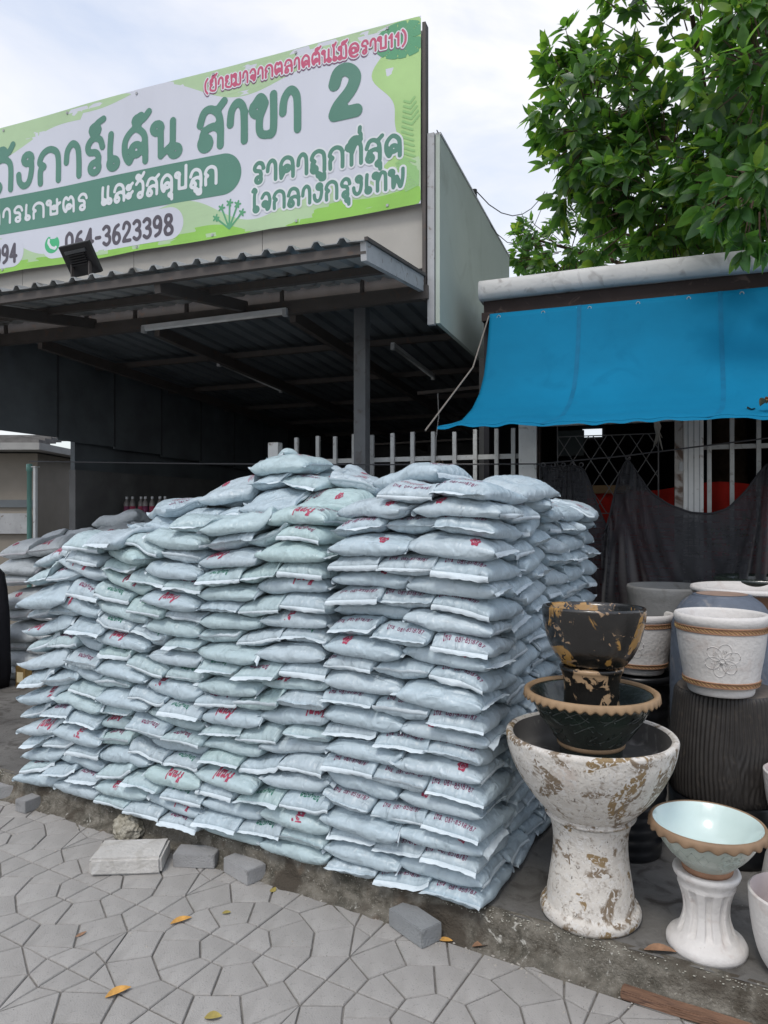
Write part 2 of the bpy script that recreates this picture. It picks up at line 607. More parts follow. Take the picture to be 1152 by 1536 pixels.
for n_, (nv, dist, k, w) in enumerate(cands):
    c, vs, fs = STONES[k]
    dz = random.uniform(-.0012, .0012)
    if n_ < 300:
        mi = random.choice((0, 0, 1, 2))
        if (k, mi) not in sm:
            sm[(k, mi)] = MB().add(vs, fs).mesh('paving_stone', m_pave[mi])
        o = link('paving_stone', sm[(k, mi)], pavement)
        o.location = (w.x, w.y, dz)
        o.rotation_euler = (random.uniform(-.0025, .0025), random.uniform(-.0025, .0025), ang_p)
    else:
        rot = [(w.x + PX.x * x + PY.x * y, w.y + PX.y * x + PY.y * y, z + dz) for x, y, z in vs]
        rest.add(rot, fs)
tag(rest.obj('paving_stones_beyond', m_pave[0], pavement), kind='stuff')

# ---- raised slab and its rough kerb
m_slab = mat('slab_concrete', (0.085, 0.082, 0.078), 0.85, 0.3, col2=(.17, .165, .155), nscale=2.2, bump=.4, bscale=60,
             fine=[((.055, .05, .045), 7, .52, .7), ((.22, .21, .20), 130, .66, .74)])
m_kerb = mat('kerb_concrete', (0.075, 0.066, 0.052), 0.95, 0.15, col2=(.22, .205, .175), nscale=16, bump=1.0, bscale=90,
             fine=[((.05, .048, .038), 9, .50, .75), ((.30, .285, .25), 110, .58, .76), ((.12, .085, .06), 4.0, .60, .8), ((.45, .44, .40), 22, .64, .72), ((.07, .06, .048), 3.0, .54, .62)])
sl = MB()
a0 = kerb(-6.2, 0.02, PLAT); a1 = kerb(9.2, 0.02, PLAT)
b0 = kerb(-6.2, 26, PLAT); b1 = kerb(9.2, 26, PLAT)
sl.add([a0, b0, b1, a1], [(0, 1, 2, 3)])
tag(sl.obj('platform', m_slab), kind='structure')
# kerb: profile swept along the edge with displacement
NS, prof = 700, [(0.045, .0), (0.03, .001), (.014, -.001), (.0, -.008), (-.010, -.022), (-.014, -.05), (-.016, -.078), (-.022, -.10), (-.036, -.113), (-.055, -.119), (-.085, -.126)]
vs = []
for i in range(NS + 1):
    s = -4.2 + 9.8 * i / NS
    for k, (d, z) in enumerate(prof):
        p = kerb(s, d, PLAT + z)
        nz = noise.fractal(Vector((s * 9, d * 14, z * 14)), 1, 2.1, 4) * .008 + noise.noise(Vector((s * 2.0, 3, z * 3))) * .006
        nz2 = noise.fractal(Vector((s * 16, d * 20, 5 + z * 20)), 1, 2.1, 3) * .006
        f = 0.0 if k == 0 else (.35 if k == 1 else 1)
        vs.append(p + K_D * (nz * f) + UP * (nz2 * f * (1 if k < 8 else .5)))
fs = []
npf = len(prof)
for i in range(NS):
    for k in range(npf - 1):
        a = i * npf + k
        fs.append((a, a + 1, a + npf + 1, a + npf))
kb = MB().add(vs, fs)
me = kb.mesh('kerb', m_kerb, True)
ko = link('kerb', me)
tag(ko, kind='structure')
# mortar fillet / crumbs along the foot of the kerb
cr_ = MB()
for i in range(240):
    s = random.uniform(-1.2, 3.6)
    p = kerb(s, -.06 - abs(random.gauss(0, .03 if i < 150 else .6)), .0)
    r = random.uniform(.002, .007)
    a = [p + Vector((random.uniform(-r, r), random.uniform(-r, r), z)) for z in (0, r * .8)]
    vs_ = [p + Vector((r * math.cos(t), r * math.sin(t) * random.uniform(.5, 1), 0.0)) for t in (0, 1.3, 2.6, 3.9, 5.1)] + [p + Vector((0, 0, r * .9))]
    cr_.add(vs_, [(0, 1, 5), (1, 2, 5), (2, 3, 5), (3, 4, 5), (4, 0, 5)])
fk = MB()
for i in range(1500):
    s = random.uniform(-1.6, 3.4)
    dens = noise.noise(Vector((s * 6, 1, 0)))
    if dens < random.uniform(-.5, .35):
        continue
    dd = abs(random.gauss(0, .016)) - .010
    p = kerb(s, dd, PLAT + (.001 if dd > 0 else -.008 + dd * .6))
    r = random.uniform(.0015, .0045)
    vs_ = [p + K_L * (r * math.cos(t) * random.uniform(.6, 1.5)) + K_D * (r * math.sin(t)) for t in (0, 1.3, 2.6, 3.9, 5.1)] + [p + Vector((0, 0, r * .8)) - K_D * r * .4]
    fk.add(vs_, [(0, 1, 5), (1, 2, 5), (2, 3, 5), (3, 4, 5), (4, 0, 5)])
tag(fk.obj('lichen_flecks', mat('lichen', (.36, .35, .30), .95, .1, noise_amt=.3, nscale=40)), kind='stuff')
tag(cr_.obj('mortar_crumbs', mat('crumb', (.33, .31, .28), .9, .1)), kind='stuff')

# ================================================================== THE STACK OF SOIL SACKS
RES = .01
GX0, GY0 = -.5, -.4


class Field:
    def __init__(s, nx, ny, z0):
        s.nx, s.ny = nx, ny
        s.H = np.full((nx, ny), z0)

    def samp(s, x, y):
        fx = np.clip((x - GX0) / RES, 0, s.nx - 1.001); fy = np.clip((y - GY0) / RES, 0, s.ny - 1.001)
        i = fx.astype(int); j = fy.astype(int)
        a = fx - i; b = fy - j
        H = s.H
        return H[i, j] * (1 - a) * (1 - b) + H[i + 1, j] * a * (1 - b) + H[i, j + 1] * (1 - a) * b + H[i + 1, j + 1] * a * b


def blur(a, n=2):
    for _ in range(n):
        a = (np.vstack([a[:1], a[:-1]]) + a + np.vstack([a[1:], a[-1:]])) / 3
        a = (np.hstack([a[:, :1], a[:, :-1]]) + a + np.hstack([a[:, 1:], a[:, -1:]])) / 3
    return a


_nt = rng.random((64, 64))


def vnoise(x, y):
    x = np.asarray(x) % 64; y = np.asarray(y) % 64
    i = x.astype(int); j = y.astype(int)
    a = x - i; b = y - j
    a = a * a * (3 - 2 * a); b = b * b * (3 - 2 * b)
    i %= 64; j %= 64; i2 = (i + 1) % 64; j2 = (j + 1) % 64
    return (_nt[i, j] * (1 - a) * (1 - b) + _nt[i2, j] * a * (1 - b) + _nt[i, j2] * (1 - a) * b + _nt[i2, j2] * a * b) * 2 - 1


m_sack = []


def film(name, c, crease=.95, rough=.36):
    m = mat(name, c, rough, .5, noise_amt=.08, nscale=7, bump=.4, bscale=30, stretch=(1, 1.6, 1),
            fine=[([x * .82 for x in c], 10, .52, .78), ([min(1, x * 1.16) for x in c], 17, .56, .74)])
    nt = m.node_tree
    N, L = nt.nodes, nt.links
    b = N['Principled BSDF']
    old = b.inputs['Normal'].links[0].from_socket
    t = N.new('ShaderNodeTexCoord')
    prev = old
    for sc3, rot, ns, st, dist in (((.55, 2.4, 1.2), .5, 15, crease, .010), ((2.2, .6, 1.2), -.6, 19, crease * .8, .007), ((1, 1, 1), .2, 42, crease * .55, .004)):
        mp_ = N.new('ShaderNodeMapping')
        mp_.inputs['Scale'].default_value = sc3
        mp_.inputs['Rotation'].default_value = (0, 0, rot)
        L.new(t.outputs['Object'], mp_.inputs[0])
        oi = N.new('ShaderNodeObjectInfo')
        ad = N.new('ShaderNodeVectorMath'); ad.operation = 'ADD'
        sc_ = N.new('ShaderNodeVectorMath'); sc_.operation = 'SCALE'
        sc_.inputs[0].default_value = (31, 17, 23)
        L.new(oi.outputs['Random'], sc_.inputs['Scale'])
        L.new(mp_.outputs[0], ad.inputs[0]); L.new(sc_.outputs[0], ad.inputs[1])
        nz = N.new('ShaderNodeTexNoise')
        nz.noise_type = 'RIDGED_MULTIFRACTAL'
        nz.inputs['Scale'].default_value = ns
        nz.inputs['Detail'].default_value = 3
        nz.inputs['Distortion'].default_value = .6
        L.new(ad.outputs[0], nz.inputs['Vector'])
        bp = N.new('ShaderNodeBump')
        bp.inputs['Strength'].default_value = st
        bp.inputs['Distance'].default_value = dist
        L.new(nz.outputs[0], bp.inputs['Height'])
        L.new(prev, bp.inputs['Normal'])
        prev = bp.outputs[0]
    L.new(prev, b.inputs['Normal'])
    return m


for nm, c in (('pale_blue', (.398, .485, .535)), ('grey_green', (.392, .494, .520)), ('grey_blue', (.412, .490, .535)), ('sea_green', (.385, .500, .508))):
    m_sack.append(film('sack_film_' + nm, c))
m_flap = mat('sack_seam_film', (.56, .635, .68), .42, .5, noise_amt=.08, nscale=20, bump=.5, bscale=40)
m_red = mat('print_red', (.34, .04, .085), .5, .3, nscale=60, noise_amt=.3, fine=[((.40, .34, .38), 90, .56, .66)])
m_maroon = flat('print_maroon', (.20, .05, .11), .5)
m_green = flat('print_green', (.035, .17, .12), .5)
m_grey_sack = film('grey_sack_film', (.47, .505, .52), .6, .5)
m_grey_flap = mat('grey_sack_seam', (.50, .50, .52), .55, .4)


class Sack:
    """one filled sack settled on a height field; keeps its top and bottom sheets as grids"""

    def __init__(s, fld, x, y, ang, a, b, T, nx, ny, floor=None):
        s.x, s.y, s.ang, s.a, s.b, s.T = x, y, ang, a, b, T
        s.nx, s.ny = nx, ny
        p = np.sin(np.linspace(-1, 1, nx + 1) * math.pi / 2 * .93) / math.sin(math.pi / 2 * .93)
        q = np.sin(np.linspace(-1, 1, ny + 1) * math.pi / 2 * .90) / math.sin(math.pi / 2 * .90)
        Pp, Q = np.meshgrid(p, q, indexing='ij')
        s.p1, s.q1, s.Pp, s.Q = p, q, Pp, Q
        ph = rng.random(8) * 50
        lx = a * Pp * (1 - .05 * (1 - Q ** 2)) + .006 * vnoise(Pp * 2 + ph[0], Q * 2 + ph[1])
        ly = b * Q * (1 - .02 * (1 - Pp ** 2) - .10 * np.abs(Pp) ** 6 * 0) + .006 * vnoise(Pp * 2 + ph[2], Q * 2 + ph[3])
        # long sides are rounder towards the middle, ends a little narrower
        ly = ly * (1.0 - .07 * np.abs(Pp) ** 4)
        ca, sa = math.cos(ang), math.sin(ang)
        wx = x + lx * ca - ly * sa
        wy = y + lx * sa + ly * ca
        h = T * np.power(np.clip((1 - np.abs(Pp) ** 3.6) * (1 - np.abs(Q) ** 3.2), 0, 1), .40)
        h *= 1 + .10 * vnoise(Pp * 1.3 + ph[4], Q * 1.3 + ph[5])
        Hs = fld.samp(wx, wy)
        w = h / T + 1e-3
        base = np.quantile(Hs[w > .5], .35)
        Hs = np.maximum(Hs, base - .018)
        # plane through the support
        A = np.stack([np.ones(Hs.size), lx.ravel(), ly.ravel()], 1)
        W = w.ravel()[:, None]
        co = np.linalg.lstsq(A * W, Hs.ravel() * W[:, 0], rcond=None)[0]
        co[1:] = np.clip(co[1:], -.22, .22)
        plane = (A @ co).reshape(Hs.shape)
        M0 = plane * .45 + blur(Hs, max(2, nx // 8)) * .55
        bot = M0 - .5 * h
        # lower it until it presses in a little
        lo, hi = -.06, .12
        for _ in range(12):
            c = (lo + hi) / 2
            pen = (np.maximum(Hs - (bot + c), 0) * w).sum() / w.sum()
            if pen > .0045: lo = c
            else: hi = c
        bot = bot + c
        top = bot + h
        bot2 = np.maximum(bot, Hs + .0006)
        lift = float(((bot2 - bot) * w).sum() / w.sum())
        top = np.maximum(top + lift * .3, bot2 + .22 * h + .0004)
        mid = (top + bot2) / 2
        # film wrinkles: creases running in from the sewn ends, finer on the flanks
        d = a * (1 - np.abs(Pp))
        wr = np.exp(-d / .035) * np.sin(Q * (9 + 5 * rng.random()) + 2.5 * vnoise(Pp * 2 + ph[6], Q * 3 + ph[7])) * .0036
        k1 = 5 + rng.random() * 4; sg = rng.choice([-1, 1])
        wr += np.abs(vnoise(Pp * k1 + sg * Q * 2.3 + ph[1], Q * 2.5 + ph[2])) ** .7 * -.0062
        wr += np.abs(vnoise(Pp * 9 - sg * Q * 5 + ph[5], Q * 5 + ph[6])) ** .6 * -.0034
        wr *= np.clip(h / T * 2.2, 0, 1)
        edge = (np.abs(Pp) >= .9999) | (np.abs(Q) >= .9999)
        s.top = np.where(edge, mid, top + wr)
        s.bot = np.where(edge, mid, bot2 - wr * .6)
        s.lx, s.ly, s.wx, s.wy, s.h = lx, ly, wx, wy, h
        s.z0 = float(s.bot.min())
        s.zc = float(mid.mean())
        # write the top into the field
        ext = a + b
        i0 = max(0, int((x - ext - GX0) / RES)); i1 = min(fld.nx, int((x + ext - GX0) / RES) + 2)
        j0 = max(0, int((y - ext - GY0) / RES)); j1 = min(fld.ny, int((y + ext - GY0) / RES) + 2)
        gx = (GX0 + np.arange(i0, i1) * RES)[:, None] - x
        gy = (GY0 + np.arange(j0, j1) * RES)[None, :] - y
        u = (gx * ca + gy * sa) / a; v = (-gx * sa + gy * ca) / b
        msk = (np.abs(u) < .97) & (np.abs(v) < .97)
        fi = np.interp(u.ravel(), p, np.arange(nx + 1)).reshape(u.shape); fj = np.interp(v.ravel(), q, np.arange(ny + 1)).reshape(u.shape)
        ii = np.clip(fi.astype(int), 0, nx - 1); jj = np.clip(fj.astype(int), 0, ny - 1)
        aa = fi - ii; bb = fj - jj
        tp = s.top[ii, jj] * (1 - aa) * (1 - bb) + s.top[ii + 1, jj] * aa * (1 - bb) + s.top[ii, jj + 1] * (1 - aa) * bb + s.top[ii + 1, jj + 1] * aa * bb
        sub = fld.H[i0:i1, j0:j1]
        sub[msk] = np.maximum(sub[msk], tp[msk])
        s.ctop = float((top * w).sum() / w.sum())
        s.flaps = []
        for _ in (0, 1):
            q_ = rng.random()
            s.flaps.append((rng.uniform(-2.9, -1.9) if q_ < .48 else (rng.uniform(1.0, 2.0) if q_ < .62 else rng.uniform(-1.1, .5)), rng.uniform(.6, 1.35), rng.random() * 60))
        s.shift = None

    def grids(s):
        n, m_ = s.nx + 1, s.ny + 1
        V = np.concatenate([np.stack([s.lx, s.ly, s.top - s.z0], -1).reshape(-1, 3), np.stack([s.lx, s.ly, s.bot - s.z0], -1).reshape(-1, 3)])
        # share the rim: map bottom rim to the top's indices
        idt = np.arange(n * m_).reshape(n, m_)
        idb = idt + n * m_
        idb = idb.copy()
        idb[0, :] = idt[0, :]; idb[-1, :] = idt[-1, :]; idb[:, 0] = idt[:, 0]; idb[:, -1] = idt[:, -1]
        Ft = np.stack([idt[:-1, :-1], idt[1:, :-1], idt[1:, 1:], idt[:-1, 1:]], -1).reshape(-1, 4)
        Fb = np.stack([idb[:-1, :-1], idb[:-1, 1:], idb[1:, 1:], idb[1:, :-1]], -1).reshape(-1, 4)
        return V, np.concatenate([Ft, Fb])

    def flap(s, e):
        """the sewn film edge beyond the sack's end e (0: -x, 1: +x)"""
        i = -1 if e else 0
        sg = 1 if e else -1
        dr, ln, ph = s.flaps[e]
        m_ = s.ny + 1
        x = s.lx[i]; y = s.ly[i]; z = s.top[i] - s.z0
        rows = []
        L = .021 * ln
        bend = dr * .9
        pitch = -.15
        cx = x - sg * .004; cz = z.copy()
        rows.append(np.stack([cx, y, cz], -1))
        nr = 4
        for r in range(1, nr + 1):
            t = r / nr
            th = pitch + bend * t + .9 * vnoise(y * 11 + ph, np.full_like(y, ph)) * t
            cx = cx + sg * np.cos(th) * (L / nr + .001)
            cz = cz + np.sin(th) * (L / nr + .001) + .0007 * np.sin(y * 130 + ph) * t
            yy = y * (1 + .03 * t) + .0
            rows.append(np.stack([cx, yy, cz], -1))
        V = np.concatenate(rows)
        idn = np.arange((nr + 1) * m_).reshape(nr + 1, m_)
        Fq = np.stack([idn[:-1, :-1], idn[1:, :-1], idn[1:, 1:], idn[:-1, 1:]], -1).reshape(-1, 4)
        return V, Fq

    def on_top(s, pu, qu, off=.0012):
        """points of the upper sheet at parameters (pu, qu), local coordinates, lifted along the normal"""
        def sm_(A, fi, fj):
            ii = np.clip(fi.astype(int), 0, s.nx - 1); jj = np.clip(fj.astype(int), 0, s.ny - 1)
            aa = fi - ii; bb = fj - jj
            return A[ii, jj] * (1 - aa) * (1 - bb) + A[ii + 1, jj] * aa * (1 - bb) + A[ii, jj + 1] * (1 - aa) * bb + A[ii + 1, jj + 1] * aa * bb

        def pos(pp, qq):
            pp = np.clip(pp, -.999, .999); qq = np.clip(qq, -.999, .999)
            fi = np.interp(pp, s.p1, np.arange(s.nx + 1)); fj = np.interp(qq, s.q1, np.arange(s.ny + 1))
            return np.stack([sm_(s.lx, fi, fj), sm_(s.ly, fi, fj), sm_(s.top, fi, fj) - s.z0], -1)
        P0 = pos(pu, qu)
        dp = pos(pu + .03, qu) - pos(pu - .03, qu); dq = pos(pu, qu + .04) - pos(pu, qu - .04)
        n = np.cross(dp, dq)
        n /= np.linalg.norm(n, axis=1)[:, None] + 1e-9
        return P0 + n * off


def prep(text, h, pen=.075, cell=.10):
    sg, w = strokes(text)
    V, Fc = ink(sg, pen, cell)
    V = np.array(V)
    V[:, 0] -= w / 2
    V[:, 1] -= .5
    return V * h, Fc


def poly_mesh(name, V, Fc, m):
    me = bpy.data.meshes.new(name)
    me.from_pydata([tuple(v) for v in V], [], [tuple(f) for f in Fc])
    me.materials.append(m)
    me.update()
    return me


T_PHONE = prep('โทร. 081-8518787', .0155, .085, .14)
T_KAM = prep('ก้ามปู', .030, .12, .13)
T_SOIL = prep('ดินใบก้ามปู'.replace('ิ', ''), .016, .085, .14)


def _flower(X, Y):
    r = np.hypot(X, Y); a = np.arctan2(Y, X)
    return .024 * (.86 + .10 * np.cos(a * 6) + .06 * np.cos(a * 3 + 1)) - r


_fl = ink(None, 0, .0016, _flower, (-.024, .024, -.024, .024))
_cut = lambda X, Y: np.minimum(_flower(X, Y), np.maximum(np.abs(np.hypot(X, Y) - .010) - .0012, .0008 - np.abs(np.sin(np.arctan2(Y, X) * 2.5)) * .003))
_fl = ink(None, 0, .0014, _cut, (-.03, .03, -.03, .03))
T_LOGO = (np.array(_fl[0]), _fl[1])


def _bars(X, Y):
    d = np.full(np.broadcast(X, Y).shape, -1.0)
    for k, (yy, ww) in enumerate(((.021, .048), (.0125, .060), (.004, .052), (-.0045, .056))):
        wob = (np.sin(X * 900 + k * 2) > -.55) * .0022
        d = np.maximum(d, np.minimum(wob - np.abs(Y - yy), ww - np.abs(X)))
    return d


_b = ink(None, 0, .0028, _bars, (-.064, .064, -.012, .03))
T_BARS = (np.array(_b[0]), _b[1])


def print_on(s, T, m, cx, cy, rot, name, parent, side=1):
    """cx, cy: place on the sack in metres along its length and width (from the centre), rot: quarter turns"""
    V, Fc = T
    c_, s_ = [(1, 0), (0, 1), (-1, 0), (0, -1)][rot]
    X = V[:, 0] * c_ - V[:, 1] * s_ + cx
    Y = V[:, 0] * s_ + V[:, 1] * c_ + cy
    # flank points sit further round the bulge: map distance to parameter with the local stretch
    pu = X / s.a; qu = Y / s.b
    Vw = s.on_top(pu, qu)
    ok = (np.abs(pu) < .985) & (np.abs(qu) < .985)
    Fk = [f for f in Fc if all(ok[i] for i in f)]
    if len(Fk) < 8:
        return None
    return link(name, poly_mesh(name, Vw, Fk, m), parent)


ORD = ['bottom', 'second', 'third', 'fourth', 'fifth', 'sixth', 'seventh', 'eighth', 'ninth', 'tenth', 'eleventh', 'twelfth', 'thirteenth',
       'fourteenth', 'fifteenth', 'sixteenth', 'seventeenth', 'eighteenth', 'nineteenth', 'twentieth', 'twenty first', 'twenty second',
       'twenty third', 'twenty fourth', 'twenty fifth', 'twenty sixth', 'twenty seventh', 'twenty eighth', 'twenty ninth', 'thirtieth']
COLN = ['right end', 'inner right', 'inner left', 'left end']

# target height of the stack over the slab, at (along the kerb, depth)
SK_S = [-.1, .35, .7, 1.05, 1.4, 1.75, 2.1, 2.45, 2.9]
SK_D = [0.0, .25, .5, .85, 1.2, 1.7]
SK = np.array([
    [1.59, 1.62, 1.60, 1.58, 1.54, 1.52],
    [1.58, 1.61, 1.60, 1.58, 1.56, 1.54],
    [1.55, 1.58, 1.60, 1.61, 1.56, 1.52],
    [1.50, 1.55, 1.64, 1.66, 1.58, 1.52],
    [1.46, 1.54, 1.68, 1.70, 1.58, 1.50],
    [1.38, 1.46, 1.55, 1.54, 1.46, 1.42],
    [1.34, 1.38, 1.40, 1.40, 1.38, 1.34],
    [1.30, 1.34, 1.36, 1.36, 1.34, 1.32],
    [1.28, 1.30, 1.32, 1.30, 1.30, 1.28]])


def target(s, d):
    fi = np.interp(s, SK_S, range(len(SK_S))); fj = np.interp(d, SK_D, range(len(SK_D)))
    i, j = min(int(fi), len(SK_S) - 2), min(int(fj), len(SK_D) - 2)
    a, b = fi - i, fj - j
    return SK[i, j] * (1 - a) * (1 - b) + SK[i + 1, j] * a * (1 - b) + SK[i, j + 1] * (1 - a) * b + SK[i + 1, j + 1] * a * b


fld = Field(int(4.1 / RES), int(2.7 / RES), PLAT)
shell, inner = [], []
ND = 5
for k in range(30):
    for c in range(4):
        kind = 'B' if (k + c) % 2 == 0 else 'A'
        s0 = .70 * c
        spots = []
        if kind == 'A':
            for i in (0, 1):
                for j in range(7):
                    spots.append((s0 + .175 + .35 * i, .125 + .245 * j, 0.0, i, j))
        else:
            for i in range(3):
                for j in range(ND):
                    spots.append((s0 + .117 + .233 * i, .178 + .35 * j, math.pi / 2, i, j))
        for (x, y, an, i, j) in spots:
            tgt = target(x, y) + PLAT
            est = PLAT + k * .076
            # the pile leans a little: both ends draw in with height
            lean = -.06 * max(0, est - .85) if c == 0 else ((-.09 * est - .035) * min(1, max(0, (x - 2.15) / .55)) if c == 3 else 0)
            fx = int((x + lean - GX0) / RES); fy = int((y - GY0) / RES)
            cur = fld.H[fx - 4:fx + 5, fy - 4:fy + 5].mean()
            if cur > tgt - .045:
                continue
            toplike = cur > tgt - .20
            left = c == 3 and i == (1 if kind == 'A' else 2)
            front = j == 0
            right = c == 0 and i == 0
            is_shell = front or right or toplike or (left and j < 4)
            jx, jy, ja = rng.normal(0, .007), rng.normal(0, .009), rng.normal(0, .035)
            if front:
                jy += rng.uniform(-.030, -.004)
            if toplike:
                ja += rng.normal(0, .16); jx += rng.normal(0, .02); jy += rng.normal(0, .02)
            if c == 3 and x > 2.3 and j < 2:          # the left end is packed fanned out
                ja += rng.uniform(-.42, .05) * (x - 2.1)
            xx = x + jx + lean * 1
            yy = y + jy + .012 * math.sin(k * .9 + c * 2)
            Th = rng.uniform(.083, .098) * (1 + .09 * float(vnoise(x * 2.2 + 7, k * .7 + y)))
            flip = math.pi if rng.random() < .5 and not (kind == 'B') else 0
            if is_shell:
                sk = Sack(fld, xx, yy, an + ja + flip, .183 * rng.uniform(.97, 1.03), .126 * rng.uniform(.97, 1.04), Th, 30, 20)
            else:
                sk = Sack(fld, xx, yy, an + ja + flip, .183, .126, Th, 8, 6)
            sk.info = (k, c, kind, i, j, front, right, toplike, left)
            if is_shell:
                shell.append(sk)
            else:
                inner.append(sk)

# a few sacks thrown loosely on top
for (x, y, an) in ((.52, .62, .5), (.88, .60, 1.3), (1.25, .50, .1), (.40, .30, .25), (1.60, .50, -.3), (1.38, .75, 1.9), (2.0, .45, .5)):
    sk = Sack(fld, x, y, an, .185, .13, .105, 30, 20)
    sk.x0 = x
    sk.info = (25, int(x // .7), 'T', 0, 0, False, False, True, False)
    shell.append(sk)


def score(s):
    """what the place in front of the stack sees of a sack: near ones on the front, the top and the right flank first"""
    k, c, kind, i, j, front, right, toplike, left = s.info
    w = kerb(s.x, s.y, s.zc)
    d = (w - Vector((0, 0, CAMZ))).length
    buried = fld.samp(np.array([s.x]), np.array([s.y]))[0] - s.ctop
    v = 1.0 / d
    if front:
        return 3 + v
    if kind == 'T' or (toplike and buried < .05):
        return 2.6 + v - (1.0 if w.y > 4.3 else 0)
    if right:
        ub = 576 + F * w.x / w.y; vb = 770 - F * (w.z - CAMZ) / w.y
        hid = ub > 770 and vb > 985
        return (1.2 if hid else 2.2) + v
    return v * .5


shell.sort(key=score, reverse=True)
KE = math.atan2(K_L.y, K_L.x)
stack_group = 'pale blue soil sacks in the big stack'
from collections import defaultdict
seen_label = defaultdict(int)
far_V, far_F, far_n = [], [], 0
ffl_V, ffl_F, ffl_n = [], [], 0
NIND = 298
loose_n = 0
loose_order = sorted(round(q.x0, 2) for q in shell if q.info[2] == 'T')
nord = ['first', 'second', 'third', 'fourth', 'fifth', 'sixth', 'seventh', 'eighth', 'ninth', 'tenth', 'eleventh', 'twelfth']
top_i = 0


def to_world(s, V):
    ca, sa = math.cos(s.ang), math.sin(s.ang)
    X = s.x + V[:, 0] * ca - V[:, 1] * sa
    Y = s.y + V[:, 0] * sa + V[:, 1] * ca
    W = np.empty_like(V)
    Y = Y - .035
    X = X + .018
    W[:, 0] = .40 + K_L.x * X + K_D.x * Y
    W[:, 1] = 2.71 + K_L.y * X + K_D.y * Y
    W[:, 2] = V[:, 2] + s.z0
    return W


# the local frame (along kerb to the left, inwards) is left handed: mirror y so that the objects stay right handed
for n_, s in enumerate(shell):
    k, c, kind, i, j, front, right, toplike, left = s.info
    V, Fq = s.grids()
    if n_ < NIND:
        W = to_world(s, V)
        o_w = kerb(s.x + .018, s.y - .035, s.z0)
        ld = K_L * math.cos(s.ang) + K_D * math.sin(s.ang)
        rz = math.atan2(ld.y, ld.x)
        cz, sz = math.cos(-rz), math.sin(-rz)

        def loc(Wp):
            Q_ = Wp - np.array(o_w)
            return np.stack([Q_[:, 0] * cz - Q_[:, 1] * sz, Q_[:, 0] * sz + Q_[:, 1] * cz, Q_[:, 2]], -1)
        mi = [0, 0, 2, 0, 2][int(rng.integers(5))] if c == 0 else [1, 0, 3, 1, 2][int(rng.integers(5))]
        if c == 3: mi = [2, 0, 0, 1][int(rng.integers(4))]
        me = fast_mesh('soil_sack', loc(W), Fq[:, ::-1], m_sack[mi])
        root = link('soil_sack', me)
        root.location = o_w
        root.rotation_euler = (0, 0, rz)
        side_w = {('A', 0): 'right', ('A', 1): 'left', ('B', 0): 'right', ('B', 1): 'middle', ('B', 2): 'left'}.get((kind, i), 'top')
        if kind == 'T':
            loose_n += 1
            lab = 'loose sack thrown on top of the stack, %s one from the right' % nord[loose_order.index(round(s.x0, 2))]
        elif front:
            lab = '%s %s sack, %s layer up, %s column of the front face' % (side_w, 'end-on' if kind == 'B' else 'lengthwise', ORD[k], COLN[c])
        elif right:
            lab = 'sack in the right flank by the pots, %s layer up, %s from front corner' % (ORD[k], nord[j])
        else:
            lab = 'sack in the stack top, %s layer, %s row back, %s column, %s one' % (ORD[k], nord[j], COLN[c], side_w)
        seen_label[lab] += 1
        tag(root, lab, 'sack', stack_group)
        for e in (0, 1):
            fv, ff = s.flap(e)
            link('seam_flap', fast_mesh('seam_flap', loc(to_world(s, fv)), ff, m_flap), root)

        def pr(T, m, cx, cy, rot, name):
            V2, Fc2 = T
            # print is laid out on the sack as seen from above in a mirrored frame, so mirror it back
            s2 = (V2 * np.array([1, -1]), [tuple(reversed(f)) for f in Fc2])
            c_, s_ = [(1, 0), (0, 1), (-1, 0), (0, -1)][rot]
            X = s2[0][:, 0] * c_ - s2[0][:, 1] * s_ + cx
            Y = s2[0][:, 0] * s_ + s2[0][:, 1] * c_ + cy
            pu = X / s.a; qu = Y / s.b
            Vw = s.on_top(pu, qu, .0011)
            ok = (np.abs(pu) < .985) & (np.abs(qu) < .985)
            Fk = [f for f in s2[1] if all(ok[t] for t in f)]
            if len(Fk) > 8:
                link(name, poly_mesh(name, loc(to_world(s, Vw)), Fk, m), root)
        r_ = rng.random()
        if kind == 'B' and front:
            if c == 0:
                if r_ < .85: pr(T_PHONE, m_maroon, -.154, rng.uniform(-.02, .02), 1, 'phone_number_print')
            elif r_ < .30 and c < 3:
                pr(T_SOIL, m_green, -.154, rng.uniform(-.02, .02), 1, 'green_print')
            elif r_ < .50:
                pr(T_SOIL, m_maroon, -.152, rng.uniform(-.02, .02), 1, 'maroon_print')
        elif kind == 'A' and front:
            sgn = -1 if math.cos(s.ang) > 0 else 1
            rr = 0 if sgn < 0 else 2
            if c == 0:
                if r_ < .6: pr(T_LOGO, m_red, rng.choice([-1, 1]) * rng.uniform(.05, .11), sgn * .092, rr, 'red_emblem')
            elif r_ < .42:
                pr(T_KAM, m_red, rng.uniform(-.07, .11), sgn * .095, rng.choice([rr, rr, 1]), 'red_print')
        elif right and not front:
            if r_ < .3: pr(T_LOGO, m_red, -.09, .05, 0, 'red_emblem')
        if toplike or kind == 'T':
            if r_ < .75:
                pr(T_BARS, m_red, -.10 + rng.uniform(-.01, .01), 0, 1, 'red_small_print')
                pr(T_LOGO, m_red, rng.uniform(.02, .08), rng.uniform(-.03, .03), 0, 'red_emblem')
                if r_ < .4: pr(T_PHONE, m_maroon, -.135, 0, 1, 'phone_number_print')
    else:
        W = to_world(s, V)
        far_V.append(W); far_F.append(Fq[:, ::-1] + far_n); far_n += len(W)
        for e in (0, 1):
            fv, ff = s.flap(e)
            W = to_world(s, fv)
            ffl_V.append(W); ffl_F.append(ff + ffl_n); ffl_n += len(W)
